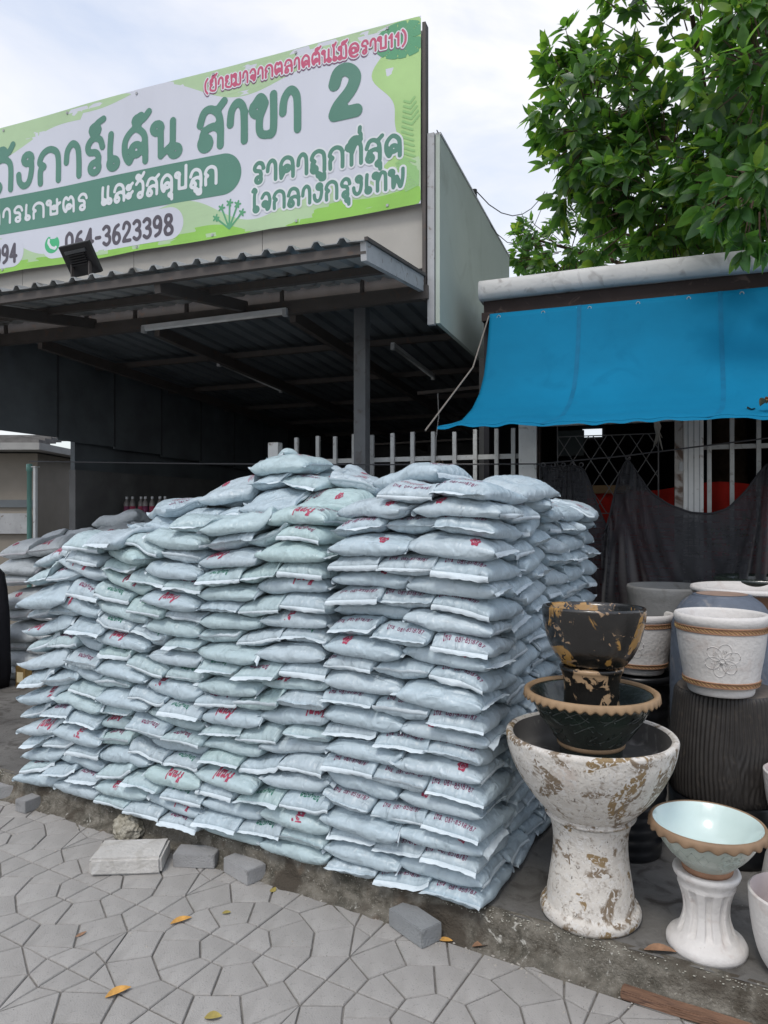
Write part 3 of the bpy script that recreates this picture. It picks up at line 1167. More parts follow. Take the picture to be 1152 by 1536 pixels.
for s in inner:
    V, Fq = s.grids()
    W = to_world(s, V)
    far_V.append(W); far_F.append(Fq[:, ::-1] + far_n); far_n += len(W)
rest_root = link('soil_sacks_within_stack', fast_mesh('soil_sacks_within_stack', np.concatenate(far_V), np.concatenate(far_F), m_sack[0]))
tag(rest_root, 'remaining soil sacks deep in the stack and low on its right flank', 'sacks', stack_group, 'stuff')
tag(link('seam_flaps_within_stack', fast_mesh('seam_flaps', np.concatenate(ffl_V), np.concatenate(ffl_F), m_flap), rest_root), kind='stuff')
print('SACKS shell', len(shell), 'inner', len(inner), 'max h', fld.H.max())

# ================================================================== SHOP (left): banner, fascia, canopy, dark hall
m_steel = mat('brown_painted_steel', (.072, .063, .058), .6, .4, nscale=6, fine=[((.11, .07, .05), 14, .6, .75)])
m_zinc = mat('zinc_sheet', (.31, .32, .32), .5, .5, metal=.25, nscale=4, fine=[((.10, .085, .07), 5, .56, .75)], stretch=(1, 1, 1))
m_lightsteel = mat('light_grey_steel', (.36, .37, .38), .5, .5, nscale=6, fine=[((.16, .13, .11), 14, .6, .72)])
m_cream = mat('fascia_board', (.38, .365, .335), .8, .2, nscale=2.0, noise_amt=.10, bump=.1)
m_sage = mat('sage_panel', (.40, .455, .405), .65, .3, nscale=1.5, noise_amt=.07, fine=[((.30, .33, .28), 2.2, .55, .85)])
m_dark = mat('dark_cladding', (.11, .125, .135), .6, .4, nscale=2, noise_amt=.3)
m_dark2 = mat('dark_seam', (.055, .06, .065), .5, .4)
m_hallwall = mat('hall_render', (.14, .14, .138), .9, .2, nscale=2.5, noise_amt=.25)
m_black = mat('black_paint', (.012, .012, .014), .5, .4)
m_white = mat('white_enamel', (.55, .56, .57), .35, .5, nscale=5)

shop_root = empty('garden_shop', shop(0, 0, 0), 'garden shop hall with dark open interior behind the sack stack under the green banner', 'building')


def kid(mb, name, m, root=None, smooth=False, bevel=0.0):
    root = root or shop_root
    L_ = root.location
    mb.v = [(x - L_.x, y - L_.y, z - L_.z) for x, y, z in mb.v]
    return mb.obj(name, m, root, smooth, bevel)


def sbox(l0, l1, t0, t1, z0, z1, mb=None):
    mb = mb or MB()
    return mb.box(SR, B_R, B_D, UP, l0, l1, t0, t1, z0, z1)


LL = -4.9          # left end of the modelled front
# fascia behind and below the banner, with panel joints
for a, b_ in ((-4.9, -3.72), (-3.715, -2.52), (-2.515, -1.32), (-1.315, -.035)):
    kid(sbox(a, b_, .02, .05, 3.335, 5.0), 'fascia_panel', m_cream)
kid(sbox(-.03, -.006, -.02, .05, 3.10, 5.03), 'corner_post', m_steel)
kid(sbox(-4.9, -.03, .055, .16, 3.205, 3.36), 'leak_blocker_board', m_steel)  # added board, blocks daylight leaking in between roof and fascia
kid(sbox(-4.9, -.03, .055, .12, 4.4, 4.46).box(SR, B_R, B_D, UP, -4.9, -.03, .055, .12, 3.4, 3.46), 'fascia_rail', m_steel)
kid(sbox(.002, .050, .0, .04, 2.93, 4.26), 'edge_flashing', m_lightsteel)
kid(sbox(.055, .085, .02, 1.30, 2.94, 4.25), 'side_panel', m_sage)
kid(sbox(.055, .085, 1.303, 2.60, 2.94, 4.25), 'side_panel', m_sage)
kid(sbox(.05, .09, 0.03, 2.6, 4.253, 4.27), 'parapet_cap', m_lightsteel)
kid(MB().tube([shop(.07, .0, 4.27), shop(.07, .9, 4.262), shop(.075, 2.6, 4.262)], .004, 5), 'parapet_cable', m_black)
# beam under the front and the posts
kid(sbox(LL, .012, -.03, .03, 3.106, 3.20), 'front_beam', m_steel)
for l in (-4.4, -3.9, -3.0, -2.5, -2.0, -1.6, -1.15, -.5):
    kid(sbox(l, l + .025, -.012, .012, 3.20, 3.30), 'stub', m_steel)
lp, _ = shop_uv(543, 470, .30)
kid(sbox(lp - .047, lp + .047, .25, .345, PLAT, 3.2), 'hall_post', mat('post_grey_paint', (.115, .12, .125), .6, .4, nscale=5, fine=[((.07, .06, .055), 12, .58, .75)]))


def corr(P00, ax, ay, nx_len, ny_len, pitch, hgt, name, m, root, n_y=1, thick=.002, sag=0.0):
    """trapezoid-ribbed sheet: ribs run along ay, repeat along ax"""
    xs = []
    x = 0.0
    while x < nx_len:
        for dx, z in ((0, 0), (pitch * .58, 0), (pitch * .70, hgt), (pitch * .88, hgt)):
            if x + dx <= nx_len:
                xs.append((x + dx, z))
        x += pitch
    xs.append((nx_len, 0))
    mb = MB()
    vs = []
    for k in range(n_y + 1):
        y = ny_len * k / n_y
        for x, z in xs:
            vs.append(P00 + ax * x + ay * y + UP * (z + random.uniform(-.002, .002)))
    n = len(xs)
    fs = [(k * n + i, k * n + i + 1, (k + 1) * n + i + 1, (k + 1) * n + i) for k in range(n_y) for i in range(n - 1)]
    mb.add(vs, fs)
    o = kid(mb, name, m, root)
    s_ = o.modifiers.new('thickness', 'SOLIDIFY')
    s_.thickness = .006
    return o


# canopy: sheets of zinc, sloping down and out
o0 = shop(LL, -1.085, 3.135)
sl_dir = (shop(LL, 0.0, 3.285) - o0)
slen = sl_dir.length
widths = [(-4.9, -3.94), (-3.945, -2.985), (-2.99, -2.03), (-2.035, -1.075), (-1.08, -.02)]
for i, (a, b_) in enumerate(widths):
    corr(shop(a, -1.12, 3.128 + .004 * (i % 2)), B_R, sl_dir.normalized(), b_ - a, slen + .03, .16, .028, 'canopy_sheet', m_zinc, shop_root, 2)
# canopy frame
def bar(p, q, w, h, mb=None):
    mb = mb or MB()
    p = Vector(p); q = Vector(q)
    d = q - p
    L_ = d.length
    d.normalize()
    sx = d.cross(UP).normalized()
    sz = sx.cross(d)
    return mb.box(p, d, sx, sz, 0, L_, -w / 2, w / 2, -h / 2, h / 2)


kid(bar(shop(LL, -1.07, 3.085), shop(-.02, -1.07, 3.085), .04, .05), 'canopy_edge_rail', m_steel)
kid(bar(shop(LL, -.50, 3.172), shop(-.02, -.50, 3.172), .04, .05), 'canopy_purlin', m_steel)
for l in (-4.1, -2.9, -1.45):
    kid(bar(shop(l, -1.05, 3.045), shop(l, 0.0, 3.20), .045, .08), 'canopy_rafter', m_steel)
kid(bar(shop(-.035, -1.09, 3.075), shop(-.035, 0.0, 3.215), .035, .105), 'canopy_end_rail', m_lightsteel)
kid(bar(shop(-.012, -1.11, 3.135), shop(-.012, 0.0, 3.275), .02, .02), 'canopy_end_angle', m_steel)
# hall roof and its purlins
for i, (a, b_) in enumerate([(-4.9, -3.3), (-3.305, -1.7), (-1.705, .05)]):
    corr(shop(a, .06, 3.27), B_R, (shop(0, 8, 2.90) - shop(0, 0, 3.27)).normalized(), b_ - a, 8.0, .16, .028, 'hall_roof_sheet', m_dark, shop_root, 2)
for k, t in enumerate((1.2, 2.4, 3.6, 4.8, 6.0)):
    kid(bar(shop(LL, t, 3.19 - .046 * t), shop(.04, t, 3.19 - .046 * t), .05, .05), 'roof_purlin', m_steel)
for l in (-3.6, -2.35, -1.1):
    kid(bar(shop(l, .1, 3.12), shop(l, 7.6, 2.78), .05, .09), 'roof_rafter', m_steel)
kid(bar(shop(-.55, 1.5, 2.72), shop(.06, 1.5, 2.74), .03, .03), 'cross_rail', m_steel)
kid(bar(shop(-1.6, 3.0, 2.42), shop(.06, 3.0, 2.45), .02, .02), 'cross_rail', m_steel)
# left wall: hanging dark cladding with seams, lower rendered wall, back and right walls
wl0 = -3.965
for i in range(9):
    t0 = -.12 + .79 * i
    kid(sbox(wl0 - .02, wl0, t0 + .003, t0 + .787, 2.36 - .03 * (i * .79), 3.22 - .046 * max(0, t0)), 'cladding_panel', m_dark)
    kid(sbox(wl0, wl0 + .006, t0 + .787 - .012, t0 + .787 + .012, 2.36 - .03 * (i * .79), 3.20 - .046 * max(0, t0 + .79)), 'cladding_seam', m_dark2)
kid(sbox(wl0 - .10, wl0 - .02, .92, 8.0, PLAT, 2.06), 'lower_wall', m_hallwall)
kid(sbox(wl0 - .16, wl0 - .105, 1.0, 8.0, 1.95, 3.0), 'sky_gap_blocker', m_dark)  # added dark panel, hides the bright sky in the gap above the lower wall
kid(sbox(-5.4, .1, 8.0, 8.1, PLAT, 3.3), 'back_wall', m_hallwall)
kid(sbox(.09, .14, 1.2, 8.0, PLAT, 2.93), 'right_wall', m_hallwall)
kid(sbox(-.75, -.1, 7.94, 7.99, 2.02, 2.24), 'back_opening_frame', m_steel)
m_day = bpy.data.materials.new('daylight_glow'); m_day.use_nodes = True  # emission stands in for daylight on the window panes
_e = m_day.node_tree.nodes['Principled BSDF']; _e.inputs['Emission Color'].default_value = (.85, .92, 1, 1); _e.inputs['Emission Strength'].default_value = .75
for a in (-.72, -.50, -.28):
    kid(sbox(a, a + .18, 7.92, 7.935, 2.05, 2.2), 'back_window_pane', m_day)

# tube lights (off)
def tube_light(a, b_, label):
    r = empty('tube_light', a, label, 'light fitting', 'unlit tube lights in the shop')
    d = (b_ - a)
    kid(bar(a + UP * .02, b_ + UP * .02, .032, .03), 'batten', m_white, r)
    kid(MB().tube([a + d * .02, b_ - d * .02], .013, 10), 'glass_tube', mat('tube_glass', (.62, .63, .62), .25, .5), r, True)
    kid(bar(a - d.normalized() * .004, a + d * .022, .034, .05), 'end_cap', m_lightsteel, r)
    kid(bar(b_ - d * .022, b_ + d.normalized() * .004, .034, .05), 'end_cap', m_lightsteel, r)


tube_light(shop(-2.37, -.052, 3.092), shop(-1.07, -.052, 3.105), 'long unlit tube light fixed along the front beam of the shop')
tube_light(shop(-2.42, 1.10, 3.05), shop(-2.42, 2.34, 2.99), 'unlit tube light under the dark roof, left of the hall post')
tube_light(shop(-.58, .90, 3.02), shop(-.58, 2.10, 2.97), 'unlit tube light under the dark roof, right of the hall post')
# dangling wire with white blossom-like bundle
r = empty('hanging_wire', shop(-.36, .9, 2.72), 'thin wire hanging from the roof above a small pale bundle behind the stack', 'wire')
kid(MB().tube([shop(-.36, 1.5, 2.72), shop(-.35, 1.5, 2.5), shop(-.375, 1.5, 2.3), shop(-.38, 1.5, 2.10)], .005, 5), 'strand', m_white, r)
bb = MB()
for i in range(26):
    c_ = Vector((random.gauss(0, .045), random.gauss(0, .03), random.gauss(0, .03))) + shop(-.40, 1.5, 2.06)
    rr = random.uniform(.010, .022)
    bb.lathe([(0.001, -rr), (rr, 0), (0.001, rr)], 6, tuple(c_))
kid(bb, 'bundle', mat('dried_bundle', (.30, .22, .17), .9, .1, noise_amt=.4), r, True)

# ---- banner
banner = empty('shop_banner', shop(-2, -.06, 3.75), 'large white and green vinyl banner with Thai lettering and a phone number above the canopy', 'banner')
m_vin = mat('vinyl_white', (.57, .59, .66), .45, .4, nscale=1.3, noise_amt=.05, bump=.25, bscale=5, stretch=(1, 1, .35))
m_vg1 = mat('vinyl_pale_green', (.40, .55, .33), .45, .4, nscale=1.5, noise_amt=.08)
m_vg2 = mat('vinyl_lime', (.26, .52, .09), .45, .4, nscale=2.0, noise_amt=.12)
m_vg3 = mat('vinyl_mid_green', (.36, .56, .22), .45, .4, nscale=2.0, noise_amt=.1)
m_vband = mat('vinyl_deep_green', (.085, .22, .165), .45, .4, nscale=2, noise_amt=.06)
m_vpink = flat('vinyl_pink', (.50, .10, .18), .45)
m_vshadow = flat('vinyl_plum', (.22, .10, .18), .45)
m_vwhite = flat('vinyl_letter_white', (.64, .67, .70), .45)
m_vgrey = flat('vinyl_charcoal', (.095, .085, .105), .45)
m_leafg = flat('vinyl_leaf_green', (.10, .32, .17), .45)
m_leafl = flat('vinyl_leaf_light', (.28, .50, .20), .45)
BT = -.035


def bz_top(l):
    return 5.07 + .012 * l + .006 * math.sin(l * 2.1)


def bz_bot(l):
    return 3.765 + .008 * l - .010 * abs(math.sin(l * 2.6))


def ripple(l, z):
    return .010 * math.sin(l * 3.1 + z * 2) * .6 + .006 * noise.noise(Vector((l * 2, z * 3, 1)))


def on_banner(pts, lay):
    """pts (l, z) -> points just proud of the banner cloth"""
    return [shop(l, BT - .00028 * lay - ripple(l, z), z) for l, z in pts]


bm_ = MB()
nu, nv = 60, 14
LB0, LB1 = -4.85, -.035
vs = []
for i in range(nu + 1):
    l = LB0 + (LB1 - LB0) * i / nu
    for j in range(nv + 1):
        f = j / nv
        vs.append((l, bz_bot(l) + (bz_top(l) - bz_bot(l)) * f))
bm_.add(on_banner(vs, 0), [(i * (nv + 1) + j, (i + 1) * (nv + 1) + j, (i + 1) * (nv + 1) + j + 1, i * (nv + 1) + j + 1) for i in range(nu) for j in range(nv)])
kid(bm_, 'cloth', m_vin, banner, True)


def area(name, fn, m, lay, cell=.03, b=(LB0 + .001, LB1 - .001, 3.70, 5.12)):
    def clip(X, Z):
        top = 5.07 + .012 * X + .006 * np.sin(X * 2.1)
        bot = 3.765 + .008 * X - .010 * np.abs(np.sin(X * 2.6))
        s_ = np.minimum(top - Z, Z - bot)
        s_ = np.minimum(s_, np.minimum(X - LB0, LB1 - X))
        return np.minimum(s_, fn(X, Z))
    V, Fc = ink(None, 0, cell, clip, b)
    if not Fc:
        return
    kid(MB().add(on_banner(V, lay), Fc), name, m, banner)


# wavy pale green along the top and the right, lime along the bottom
area('green_wave', lambda X, Z: Z - (4.93 + .10 * np.sin(X * 2.3 + 1.2) + .05 * np.sin(X * 5.1) - .05 * (X < -3)), m_vg1, 1)
area('green_wave', lambda X, Z: X - (-.28 + .09 * np.sin(Z * 7.5 + .6) + .03 * np.sin(Z * 17)), m_vg3, 2)
area('green_wave', lambda X, Z: (3.93 + .09 * np.sin(X * 3.0 + 2.2) + .05 * np.sin(X * 6.3 + 1) + .05) - Z, m_vg1, 3)
area('green_wave', lambda X, Z: (3.83 + .06 * np.sin(X * 3.3 + 2.6) + .03 * np.sin(X * 7.3 + 1)) - Z, m_vg2, 4)
pill = lambda l0, l1, z0, z1: (lambda X, Z: (z1 - z0) / 2 - np.hypot(np.maximum(np.maximum((l0 + (z1 - z0) / 2) - X, X - (l1 - (z1 - z0) / 2)), 0), Z - (z0 + z1) / 2))
area('deep_green_band', pill(-6.5, -1.47, 4.07, 4.39), m_vband, 5, .02)
area('number_panel', pill(-3.44, -1.99, 3.79, 4.045), m_vin, 6, .02)
area('number_panel', pill(-6.0, -3.64, 3.77, 4.03), m_vin, 6, .02)
area('phone_emblem', lambda X, Z: .078 - np.hypot(X + 3.33, Z - 3.915), flat('emblem_green', (.07, .42, .20)), 7, .008)
hs_, _w = np.array([(-.035, .035, -.04, .01), (-.04, .01, -.012, -.03), (-.012, -.03, .028, -.045), (.028, -.045, .04, -.035)]), 0
V, Fc = ink(hs_, .012, .005)
kid(MB().add(on_banner([(x - 3.33, z + 3.92) for x, z in V], 8), Fc), 'handset_mark', m_vwhite, banner)


def write(text, l0, l1, zb, h, m, lay, pen=.10, outline=None, omat=None, right=None, shadow=None, name='lettering', cell=.05):
    sg, w = strokes(text)
    k = (l1 - l0) / w if right is None else right
    x_off = l0 if right is None else l1 - w * right
    s2 = sg.copy()
    s2[:, [0, 2]] = s2[:, [0, 2]] * k + x_off
    s2[:, [1, 3]] = s2[:, [1, 3]] * h + zb
    pw = pen * h
    def lay_ink(segs, p, mm, ly, nm):
        V, Fc = ink(segs, p, cell * h)
        V = [(x, z) for x, z in V]
        Fc = [f for f in Fc if all(V[i][0] > LB0 for i in f)]
        kid(MB().add(on_banner(V, ly), Fc), nm, mm, banner)
    if shadow:
        s3 = s2.copy(); s3[:, [1, 3]] -= h * .09; s3[:, [0, 2]] -= h * .03
        lay_ink(s3, pw + (outline or 0) * h, shadow, lay - .6, name + '_shadow')
    if outline:
        lay_ink(s2, pw + outline * h, omat, lay, name + '_outline')
    lay_ink(s2, pw, m, lay + 1, name)


write('ถังการ์เด้น', -4.02, -1.99, 4.455, .275, m_vband, 9, .105)
write('สาขา', -1.86, -.93, 4.46, .30, m_vband, 9, .105)
write('2', -.72, -.45, 4.49, .32, m_vband, 9, .15)
write('(ย้ายมาจากตลาดต้นไม้@ราบ11)', -1.80, -.13, 4.895, .088, m_vpink, 11, .10, .09, m_vwhite, shadow=m_vshadow, cell=.07)
write('อุปกรณ์การเกษตร', -4.83, -2.93, 4.165, .125, m_vwhite, 9, .10, cell=.06)
write('และวัสดุปลูก', -2.80, -1.66, 4.17, .135, m_vwhite, 9, .10, cell=.06)
write('ราคาถูกที่สุด', -1.37, -.15, 4.12, .145, m_vband, 11, .11, .09, m_vwhite, cell=.06)
write('ใจกลางกรุงเทพ', -1.37, -.135, 3.90, .125, m_vband, 11, .11, .11, m_vwhite, cell=.06)
write('064-3623398', -3.19, -2.07, 3.835, .15, m_vgrey, 9, .10, cell=.06)
write('094', -3.98, -3.70, 3.815, .15, m_vgrey, 9, .10, cell=.06)


# printed leaves: a slotted leaf at the top right, a frond at the right, a sprig near the bottom
def mon(X, Z):
    x = X + .17; z = Z - 4.93
    r = np.hypot(x / .21, z / .13); a = np.arctan2(z, x)
    return np.minimum(1 - r, np.abs(np.sin(a * 5)) - .16 * (r > .35)) * .1


area('printed_leaf', mon, m_leafg, 7, .012, (-.42, -.04, 4.74, 5.07))
fr = []
for cx, cz, sc_, ax_ in ((-.07, 4.02, .5, 1.75), (-.03, 3.86, .4, 2.5)):
    for i in range(13):
        t = i / 13
        bx = cx + sc_ * .5 * t * math.cos(ax_); bz = cz + sc_ * t * math.sin(ax_)
        for sd in (-1, 1):
            a_ = ax_ + sd * .95
            ll_ = .13 * sc_ * 2 * (1 - t * .7)
            fr.append((bx, bz, bx + ll_ * math.cos(a_), bz + ll_ * math.sin(a_)))
fr = np.array([f for f in fr if max(f[0], f[2]) < -.045 and min(f[1], f[3]) > 3.78])
V, Fc = ink(fr, .008, .006)
kid(MB().add(on_banner(V, 8), Fc), 'printed_frond', m_leafl, banner)
sp = []
for sx_, tz in ((-.0, .2), (-.07, .17), (.07, .18), (-.12, .10), (.11, .11)):
    sp.append((-1.57, 3.80, -1.57 + sx_, 3.80 + tz))
    for a_ in range(5):
        sp.append((-1.57 + sx_, 3.80 + tz, -1.57 + sx_ + .026 * math.cos(a_ * 1.26), 3.80 + tz + .026 * math.sin(a_ * 1.26)))
V, Fc = ink(np.array(sp), .007, .006)
kid(MB().add(on_banner(V, 8), Fc), 'printed_sprig', m_leafg, banner)
ey = MB()
for l in np.arange(-4.6, -.05, .72):
    for z in (bz_top(l) - .03, bz_bot(l) + .03):
        p = shop(l, BT - .004 - ripple(l, z), z)
        ey.box(p, B_R, B_D, UP, -.009, .009, -.003, .0, -.009, .009)
tag(kid(ey, 'eyelets', m_lightsteel, banner), kind='stuff')

# ---- floodlight on the canopy edge
fl = empty('floodlight', shop(-2.97, -1.0, 3.17), 'black square floodlight tilted on two legs on the corrugated canopy edge', 'floodlight')
fo = shop(shop_l(118, -1.0), -.98, 3.17)
fl.location = fo
nrm = (B_D * .80 + UP * .60).normalized()
fx_ = B_R * .985 + UP * .05; fx_.normalize()
fz_ = (UP - nrm * UP.dot(nrm)).normalized()
fb = MB().box(fo + UP * .155, fx_, nrm, fz_, -.125, .125, -.018, .014, -.105, .105)
kid(fb, 'housing', m_black, fl, bevel=.006)
hb = MB()
for k in range(5):
    hb.box(fo + UP * .155, fx_, nrm, fz_, -.07, .07, -.036, -.018, .035 - k * .016, .042 - k * .016)
kid(hb, 'cooling_fins', m_black, fl)
kid(MB().box(fo + UP * .155, fx_, nrm, fz_, -.085, .085, -.030, -.0185, .048, .068), 'driver_box', mat('floodlight_grey', (.06, .065, .07), .4, .5), fl)
for sx_ in (-1, 1):
    kid(MB().box(fo, B_R, B_D, UP, sx_ * .075 - .004, sx_ * .075 + .004, -.012, .012, -.01, .13), 'bracket_leg', m_steel, fl)

# ================================================================== RIGHT HAND SHOP: slab roof, blue awning, barred front
m_wslab = mat('weathered_white_concrete', (.50, .50, .49), .8, .2, nscale=2.2, noise_amt=.12, bump=.3, bscale=30,
              fine=[((.17, .165, .16), 1.6, .60, .74), ((.30, .29, .28), 9, .58, .75)])
m_wood = mat('dark_stained_wood', (.035, .026, .024), .8, .2, nscale=6, fine=[((.10, .07, .06), 12, .6, .75)])
m_wpost = mat('worn_white_metal', (.70, .71, .70), .45, .4, nscale=5, noise_amt=.12, fine=[((.22, .18, .14), 11, .62, .74)])
m_bar = mat('fence_bar_paint', (.46, .47, .46), .45, .5, nscale=8, fine=[((.24, .22, .2), 20, .6, .75)])
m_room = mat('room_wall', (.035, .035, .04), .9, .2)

house = empty('awning_shop', gate(.5, 0, 0), 'barred shop with weathered white flat roof edge behind the pots and blue awning', 'building')


def gbox(q0, q1, t0, t1, z0, z1, mb=None):
    mb = mb or MB()
    return mb.box(GP, B_R, B_D, UP, q0, q1, t0, t1, z0, z1)


def hk(mb, name, m, smooth=False, bevel=0.0):
    return kid(mb, name, m, house, smooth, bevel)


# roof edge: rounded plaster nosing
pr_ = [(.25, 3.335), (.0, 3.34), (-.035, 3.325), (-.05, 3.29), (-.048, 3.235), (-.03, 3.20), (.0, 3.195), (.25, 3.195)]
vs = []
NQ = 50
for i in range(NQ + 1):
    q = -.345 + 3.4 * i / NQ
    for t, z in pr_:
        w = .006 * noise.noise(Vector((q * 3, t * 9, z * 7)))
        vs.append(gate(q, t + w, z + w * .7 + .004 * math.sin(q * 2.2)))
n = len(pr_)
fs = [(i * n + k, i * n + k + 1, (i + 1) * n + k + 1, (i + 1) * n + k) for i in range(NQ) for k in range(n - 1)]
fs += [tuple(range(n))]
hk(MB().add(vs, fs), 'roof_edge', m_wslab, True)
hk(gbox(-.345, 3.05, .26, 4.5, 3.19, 3.33), 'roof_slab', m_wslab)
hk(gbox(-.32, 3.0, .03, .10, 3.07, 3.192), 'eaves_beam', m_wood)
hk(gbox(-.33, -.24, .0, .11, 3.04, 3.10), 'beam_end', m_wood)
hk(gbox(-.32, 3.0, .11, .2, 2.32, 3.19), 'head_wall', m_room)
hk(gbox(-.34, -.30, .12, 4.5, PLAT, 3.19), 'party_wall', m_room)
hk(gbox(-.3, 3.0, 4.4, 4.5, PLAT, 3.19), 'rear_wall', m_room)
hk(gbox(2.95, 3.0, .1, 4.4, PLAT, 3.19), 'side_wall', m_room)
# posts
q0, q1 = gate_q(779), gate_q(806)
hk(gbox(q0, q1, -.03, .07, PLAT, 2.70), 'white_post', m_wpost, bevel=.004)
qa, qb = gate_q(1012), gate_q(1024)
hk(gbox(qa, qb, -.045, .06, PLAT, 2.70), 'door_jamb', mat('rusty_jamb', (.36, .34, .32), .7, .3, nscale=7, fine=[((.12, .08, .06), 9, .5, .62)]))
hk(gbox(qb + .002, gate_q(1055), -.03, .07, PLAT, 2.70), 'white_post', m_wpost, bevel=.004)
rib = MB()
for k in range(3):
    q_ = qb + .03 + k * .035
    gbox(q_, q_ + .006, -.034, -.0301, PLAT, 2.69, rib)
hk(rib, 'post_ribs', m_lightsteel)
hk(gbox(q1 + .002, qa - .002, -.02, .05, 2.245, 2.29), 'door_head', m_wpost)
hk(gbox(q1 + .002, q1 + .022, -.01, .05, PLAT, 2.243), 'door_jamb', m_wood)
lk = MB().box(gate(qb - .01, -.05, 1.93), B_R, B_D, UP, -.012, .012, -.012, 0, -.03, .03)
hk(lk, 'door_latch', m_lightsteel)
# diamond grille
gm = MB()
gz0, gz1 = 1.62, 2.18
ga, gb_ = gate_q(832), gate_q(988)
for z in (gz0, gz1):
    gm.tube([gate(ga, .16, z), gate(gb_, .16, z)], .004, 5)
for q_ in (ga, gb_):
    gm.tube([gate(q_, .16, 1.2), gate(q_, .16, 2.3)], .005, 5)
st = .125
k = -6
while k < 8:
    for sg_ in (1, -1):
        z_s, z_e = gz0, gz1
        x0 = ga + k * st
        dx = (gz1 - gz0) * .62
        x1 = x0 + dx
        if sg_ < 0: x0, x1 = x1, x0
        # clip
        lo_, hi_ = 0.0, 1.0
        if x1 != x0:
            tA, tB = (ga - x0) / (x1 - x0), (gb_ - x0) / (x1 - x0)
            lo_, hi_ = max(0, min(tA, tB)), min(1, max(tA, tB))
        if hi_ - lo_ > .03:
            gm.tube([gate(x0 + (x1 - x0) * t, .16, z_s + (z_e - z_s) * t) for t in (lo_, hi_)], .0035, 4)
    k += 1
hk(gm, 'diamond_grille', mat('grille_paint', (.20, .20, .20), .5, .4))
# barred fence
fence = empty('bar_fence', gate(-1.2, 0, PLAT), 'pale vertical bar fence rising just behind the sack stack, left of the white post', 'fence')
for u in (412, 445, 477, 503, 531, 558, 589, 619, 650, 682, 713, 745, 770):
    q_ = gate_q(u)
    if u == 412:
        kid(gbox(q_ - .045, q_ + .045, -.03, .05, PLAT, 2.20), 'fence_post', m_wpost, fence)
    else:
        zt = 2.235 + random.uniform(-.008, .008)
        kid(gbox(q_ - .014, q_ + .014, -.014, .014, PLAT, zt), 'fence_bar', m_bar, fence)
qe = gate_q(777)
kid(gbox(gate_q(425), qe, .0145, .034, 2.02, 2.055), 'fence_rail', m_bar, fence)
kid(gbox(gate_q(425), qe, .0145, .034, .5, .535), 'fence_rail', m_bar, fence)
for u in (1064, 1098, 1138, 1178, 1218):
    q_ = gate_q(u)
    hk(gbox(q_ - .013, q_ + .013, -.014, .014, PLAT, 3.0), 'window_bar', m_bar)
hk(gbox(gate_q(1056), 2.9, .0145, .034, 2.045, 2.075), 'window_rail', m_bar)
hk(gbox(gate_q(1056), 2.9, .05, .12, PLAT, .95), 'sill_wall', mat('sill_wall_render', (.14, .13, .12), .9, .2))
# small bright window at the back of the dark room
rw = gate_uv(874, 656, 2.4); rw2 = gate_uv(903, 643, 2.4)
hk(gbox(rw[0] - .03, rw2[0] + .03, 2.41, 2.44, rw[1] - .03, rw2[1] + .12), 'back_window_frame', m_black)
hk(gbox(rw[0], rw2[0], 2.395, 2.405, rw[1], rw2[1]), 'back_window_pane', m_day)
hk(gbox(gate_q(828), gate_q(870), .30, .34, 2.05, 2.24), 'inner_board', mat('inner_board', (.045, .055, .055), .7, .3))
hk(gbox(gate_q(880, .4), gate_q(945, .4), .40, .44, 1.77, 1.83), 'inner_shelf', mat('inner_timber', (.28, .18, .09), .7, .3))

# red cloth inside
rc = MB()
vs = []
for i in range(61):
    q_ = gate_q(880, .55) + (2.4 - gate_q(880, .55)) * i / 60
    for j in range(9):
        z = 1.82 - .95 * j / 8 + (.03 * math.sin(q_ * 6) if j == 0 else 0)
        vs.append(gate(q_, .55 + .025 * math.sin(q_ * 23 + j * .2) + .01 * math.sin(q_ * 51), z))
rc.add(vs, [(i * 9 + j, (i + 1) * 9 + j, (i + 1) * 9 + j + 1, i * 9 + j + 1) for i in range(60) for j in range(8)])
o = rc.obj('red_cloth', mat('red_cloth', (.42, .02, .012), .8, .2, nscale=4, noise_amt=.35), smooth=True)
tag(o, 'red cloth hung inside the barred shop window behind the black net', 'cloth')

# bush added in place of a plant reflection seen through the net
pl = MB()
pc = gate(gate_q(1100, -.0), .02, .0) * 0 + Vector(at(1100, 805, 4.78))
for i in range(260):
    c_ = pc + Vector((random.gauss(0, .10), random.gauss(0, .03), random.gauss(-.02, .07)))
    d = Vector((random.gauss(0, 1), random.gauss(0, .6), random.gauss(.3, .8))).normalized()
    s_ = d.cross(UP).normalized() * .014
    pl.add([c_, c_ + d * .03 + s_, c_ + d * .07, c_ + d * .03 - s_], [(0, 1, 2, 3)])
plr = empty('reflection_bush', Vector((pc.x, pc.y, PLAT)), 'yellow green bush on a stand, added for a plant reflection behind the black net', 'plant')
kid(pl, 'foliage', mat('bush_leaf', (.16, .20, .03), .6, .3, noise_amt=.5, nscale=20), plr)
kid(MB().lathe([(.09, 0), (.12, .22), (.13, .24), (.10, .24), (.0, .22)], 24, (pc.x, pc.y, pc.z - .38)), 'pot', m_black, plr, True)
kid(MB().tube([(pc.x, pc.y, pc.z - .2), (pc.x, pc.y, pc.z)], .01), 'stem', m_wood, plr)
kid(MB().lathe([(.14, 0), (.14, .015), (.02, .015), (.02, pc.z - .38 - PLAT - .012), (.12, pc.z - .38 - PLAT - .012), (.12, pc.z - .38 - PLAT - .001), (0, pc.z - .38 - PLAT - .001)], 20, (pc.x, pc.y, PLAT + .0)), 'stand', m_steel, plr)

